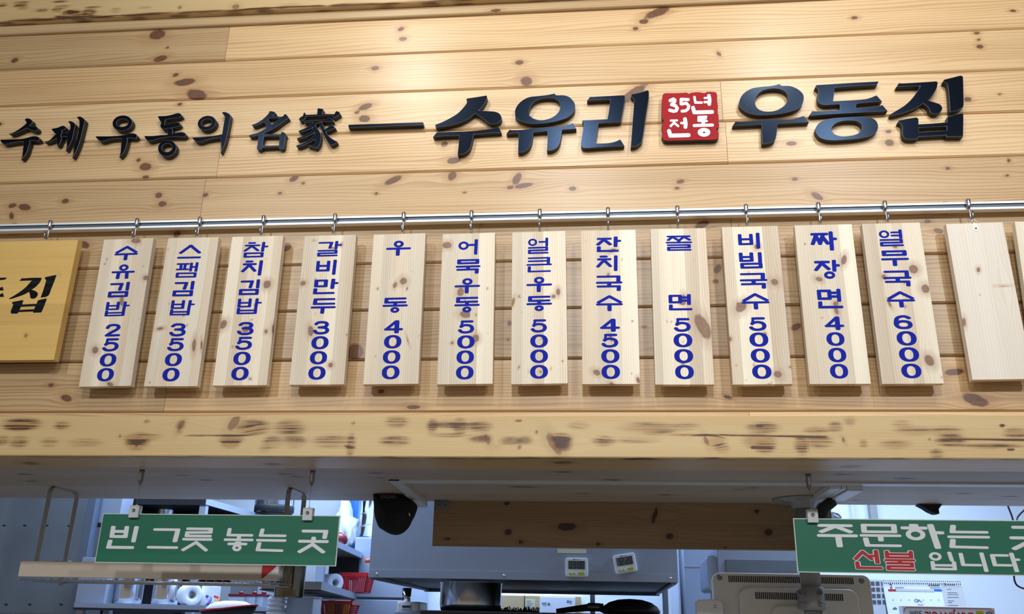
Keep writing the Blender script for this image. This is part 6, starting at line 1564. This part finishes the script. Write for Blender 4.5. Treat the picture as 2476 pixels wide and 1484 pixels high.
# sheet of dark squares beside the calendar
a_, b_, c_, d_ = rect_px(2098, 1500, 2146, 1401, 4.05)
t = empty('price_sheet', ((a_+b_)/2, 4.05, zk), 'white sheet with rows of dark squares left of the desk calendar', 'sheet')
MB().box((-(b_-a_)/2, 0, 0), ((b_-a_)/2, .004, d_-zk)).build('sheet', MAT['paper'], t)
mb = MB()
for i, yy in enumerate((1410, 1424.5, 1440, 1455)):
    for j, xx in enumerate((2110, 2122, 2135)):
        p = W(xx+i*1.3, yy, 4.05); mb.box((p.x-t.location.x-.0075, -.001, p.z-zk-.0075), (p.x-t.location.x+.0075, .001, p.z-zk+.0075))
mb.build('dark_squares', MAT['steel_dark'], t)
# long carton with upside-down print
YF2 = 3.74
b0, b1_ = W(2181, 1466, YF2), W(2404, 1466, YF2)
t = empty('foil_carton', ((b0.x+b1_.x)/2, YF2, zk), 'long white carton with upside-down red lettering in front of the calendar', 'carton')
wX = b1_.x-b0.x; hX_ = (b0.z+b1_.z)/2-zk
MB().box((-wX/2, 0, 0), (wX/2, .045, hX_), .0015).build('carton', MAT['paper'], t)
ik = Ink(lambda x, y, q: (x, -q, y), .0004)
def redline(inset, k):
    q = rrect(-wX/2+inset, wX/2-inset, -.03, hX_-inset, .014)
    q = [p for p in q if p[1] > .004]
    q.sort(key=lambda p: math.atan2(p[1]-.0, p[0])); ik.stroke(q, k, k)
redline(.006, .0012)
ik.build('red_border', MAT['vinyl_red'], t)
text_mesh('SAM JIN FOIL', .044, 'red_print', MAT['vinyl_red'], t, (.001, -.0004, hX_-.034), (R(90), R(180), 0), .0003, .70, .0009)
text_mesh('30m', .026, 'dark_print', MAT['ink'], t, (-wX/2+.048, -.0004, hX_-.026), (R(90), R(180), 0), .0003)
MB().box((wX/2-.070, -.0012, hX_-.045), (wX/2-.043, .0002, hX_-.014)).build('yellow_emblem', MAT['yellow_plastic'], t)
MB().box((wX/2-.065, -.0018, hX_-.040), (wX/2-.048, -.0008, hX_-.024)).build('red_emblem', MAT['vinyl_red'], t)
mb = MB().lathe([(.010, -.0014), (.0135, -.0014), (.0135, .0001), (.010, .0001), (.010, -.0014)], (wX/2-.022, 0, hX_-.028), 'Y', 28, caps=False); mb.lathe([(.006, .0001), (.006, -.0014), (0, -.0014)], (wX/2-.022, 0, hX_-.028), 'Y', 20)
mb.build('round_mark', MAT['ink'], t)
# odds and ends on the far wall at right
r, w_, h_ = thing_box('conduit', 2101, 1262, 2117, 1130, 5.74, .06, MAT['grey_metal'], 'grey vertical conduit on the white far wall above the right green sign', 'conduit')
r, w_, h_ = thing_box('conduit', 2056, 1262, 2063, 1130, 5.74, .06, MAT['white_metal'], 'thin white vertical conduit left of the grey one on the far wall', 'conduit')
p = W(2021, 1250, 3.42)
t = empty('clear_bag', (p.x, 3.42, W(2021, 1266, 3.42).z), 'crumpled clear plastic bag behind the right end of the drop panel', 'bag')
bm = bmesh.new(); bmesh.ops.create_icosphere(bm, subdivisions=3, radius=.017)
for v in bm.verts: v.co *= 1+.30*math.sin(130*v.co.x+210*v.co.z)*math.cos(190*v.co.y); v.co.z += .026
for f in bm.faces: f.smooth = True
me = bpy.data.meshes.new('bag'); bm.to_mesh(me); bm.free(); link('bag', me, MAT['clear'], t)
YB_ = 3.365
t = empty('black_cover', (W(2247, 1222, YB_).x, YB_, ZS), 'small black pointed cover hanging over the right green sign', 'cover')
q = [(lambda p: (p.x-t.location.x, p.z-t.location.z))(W(x, y, YB_)) for x, y in ((2216,1221),(2275,1221),(2271,1224),(2265,1232),(2267,1243),(2258,1243),(2244,1237),(2232,1229))]
MB().prism(q[::-1], -.02, .02).build('cover', MAT['black_cloth'], t)
cb = [W(x, y, 4.7+.02*k) for k, (x, y) in enumerate(((2430,1190),(2437,1222),(2449,1256),(2453,1300),(2453,1370),(2452,1396),(2457,1412),(2468,1420),(2482,1422),(2500,1412),(2508,1380),(2500,1320),(2470,1275),(2459,1256),(2466,1243),(2480,1228),(2495,1195)))]
pts = []
for i in range(len(cb)-1):
    p0, p1, p2, p3 = cb[max(0, i-1)], cb[i], cb[i+1], cb[min(len(cb)-1, i+2)]
    for k in range(5):
        u = k/5; pts.append(.5*((2*p1)+(p2-p0)*u+(2*p0-5*p1+4*p2-p3)*u*u+(3*p1-p0-3*p2+p3)*u**3))
pts.append(cb[-1])
o = MB().tube(pts, .0045, 8).build('power_cable', MAT['black']); tag(o, 'black looping cable at the right edge behind the right green sign', 'cable')
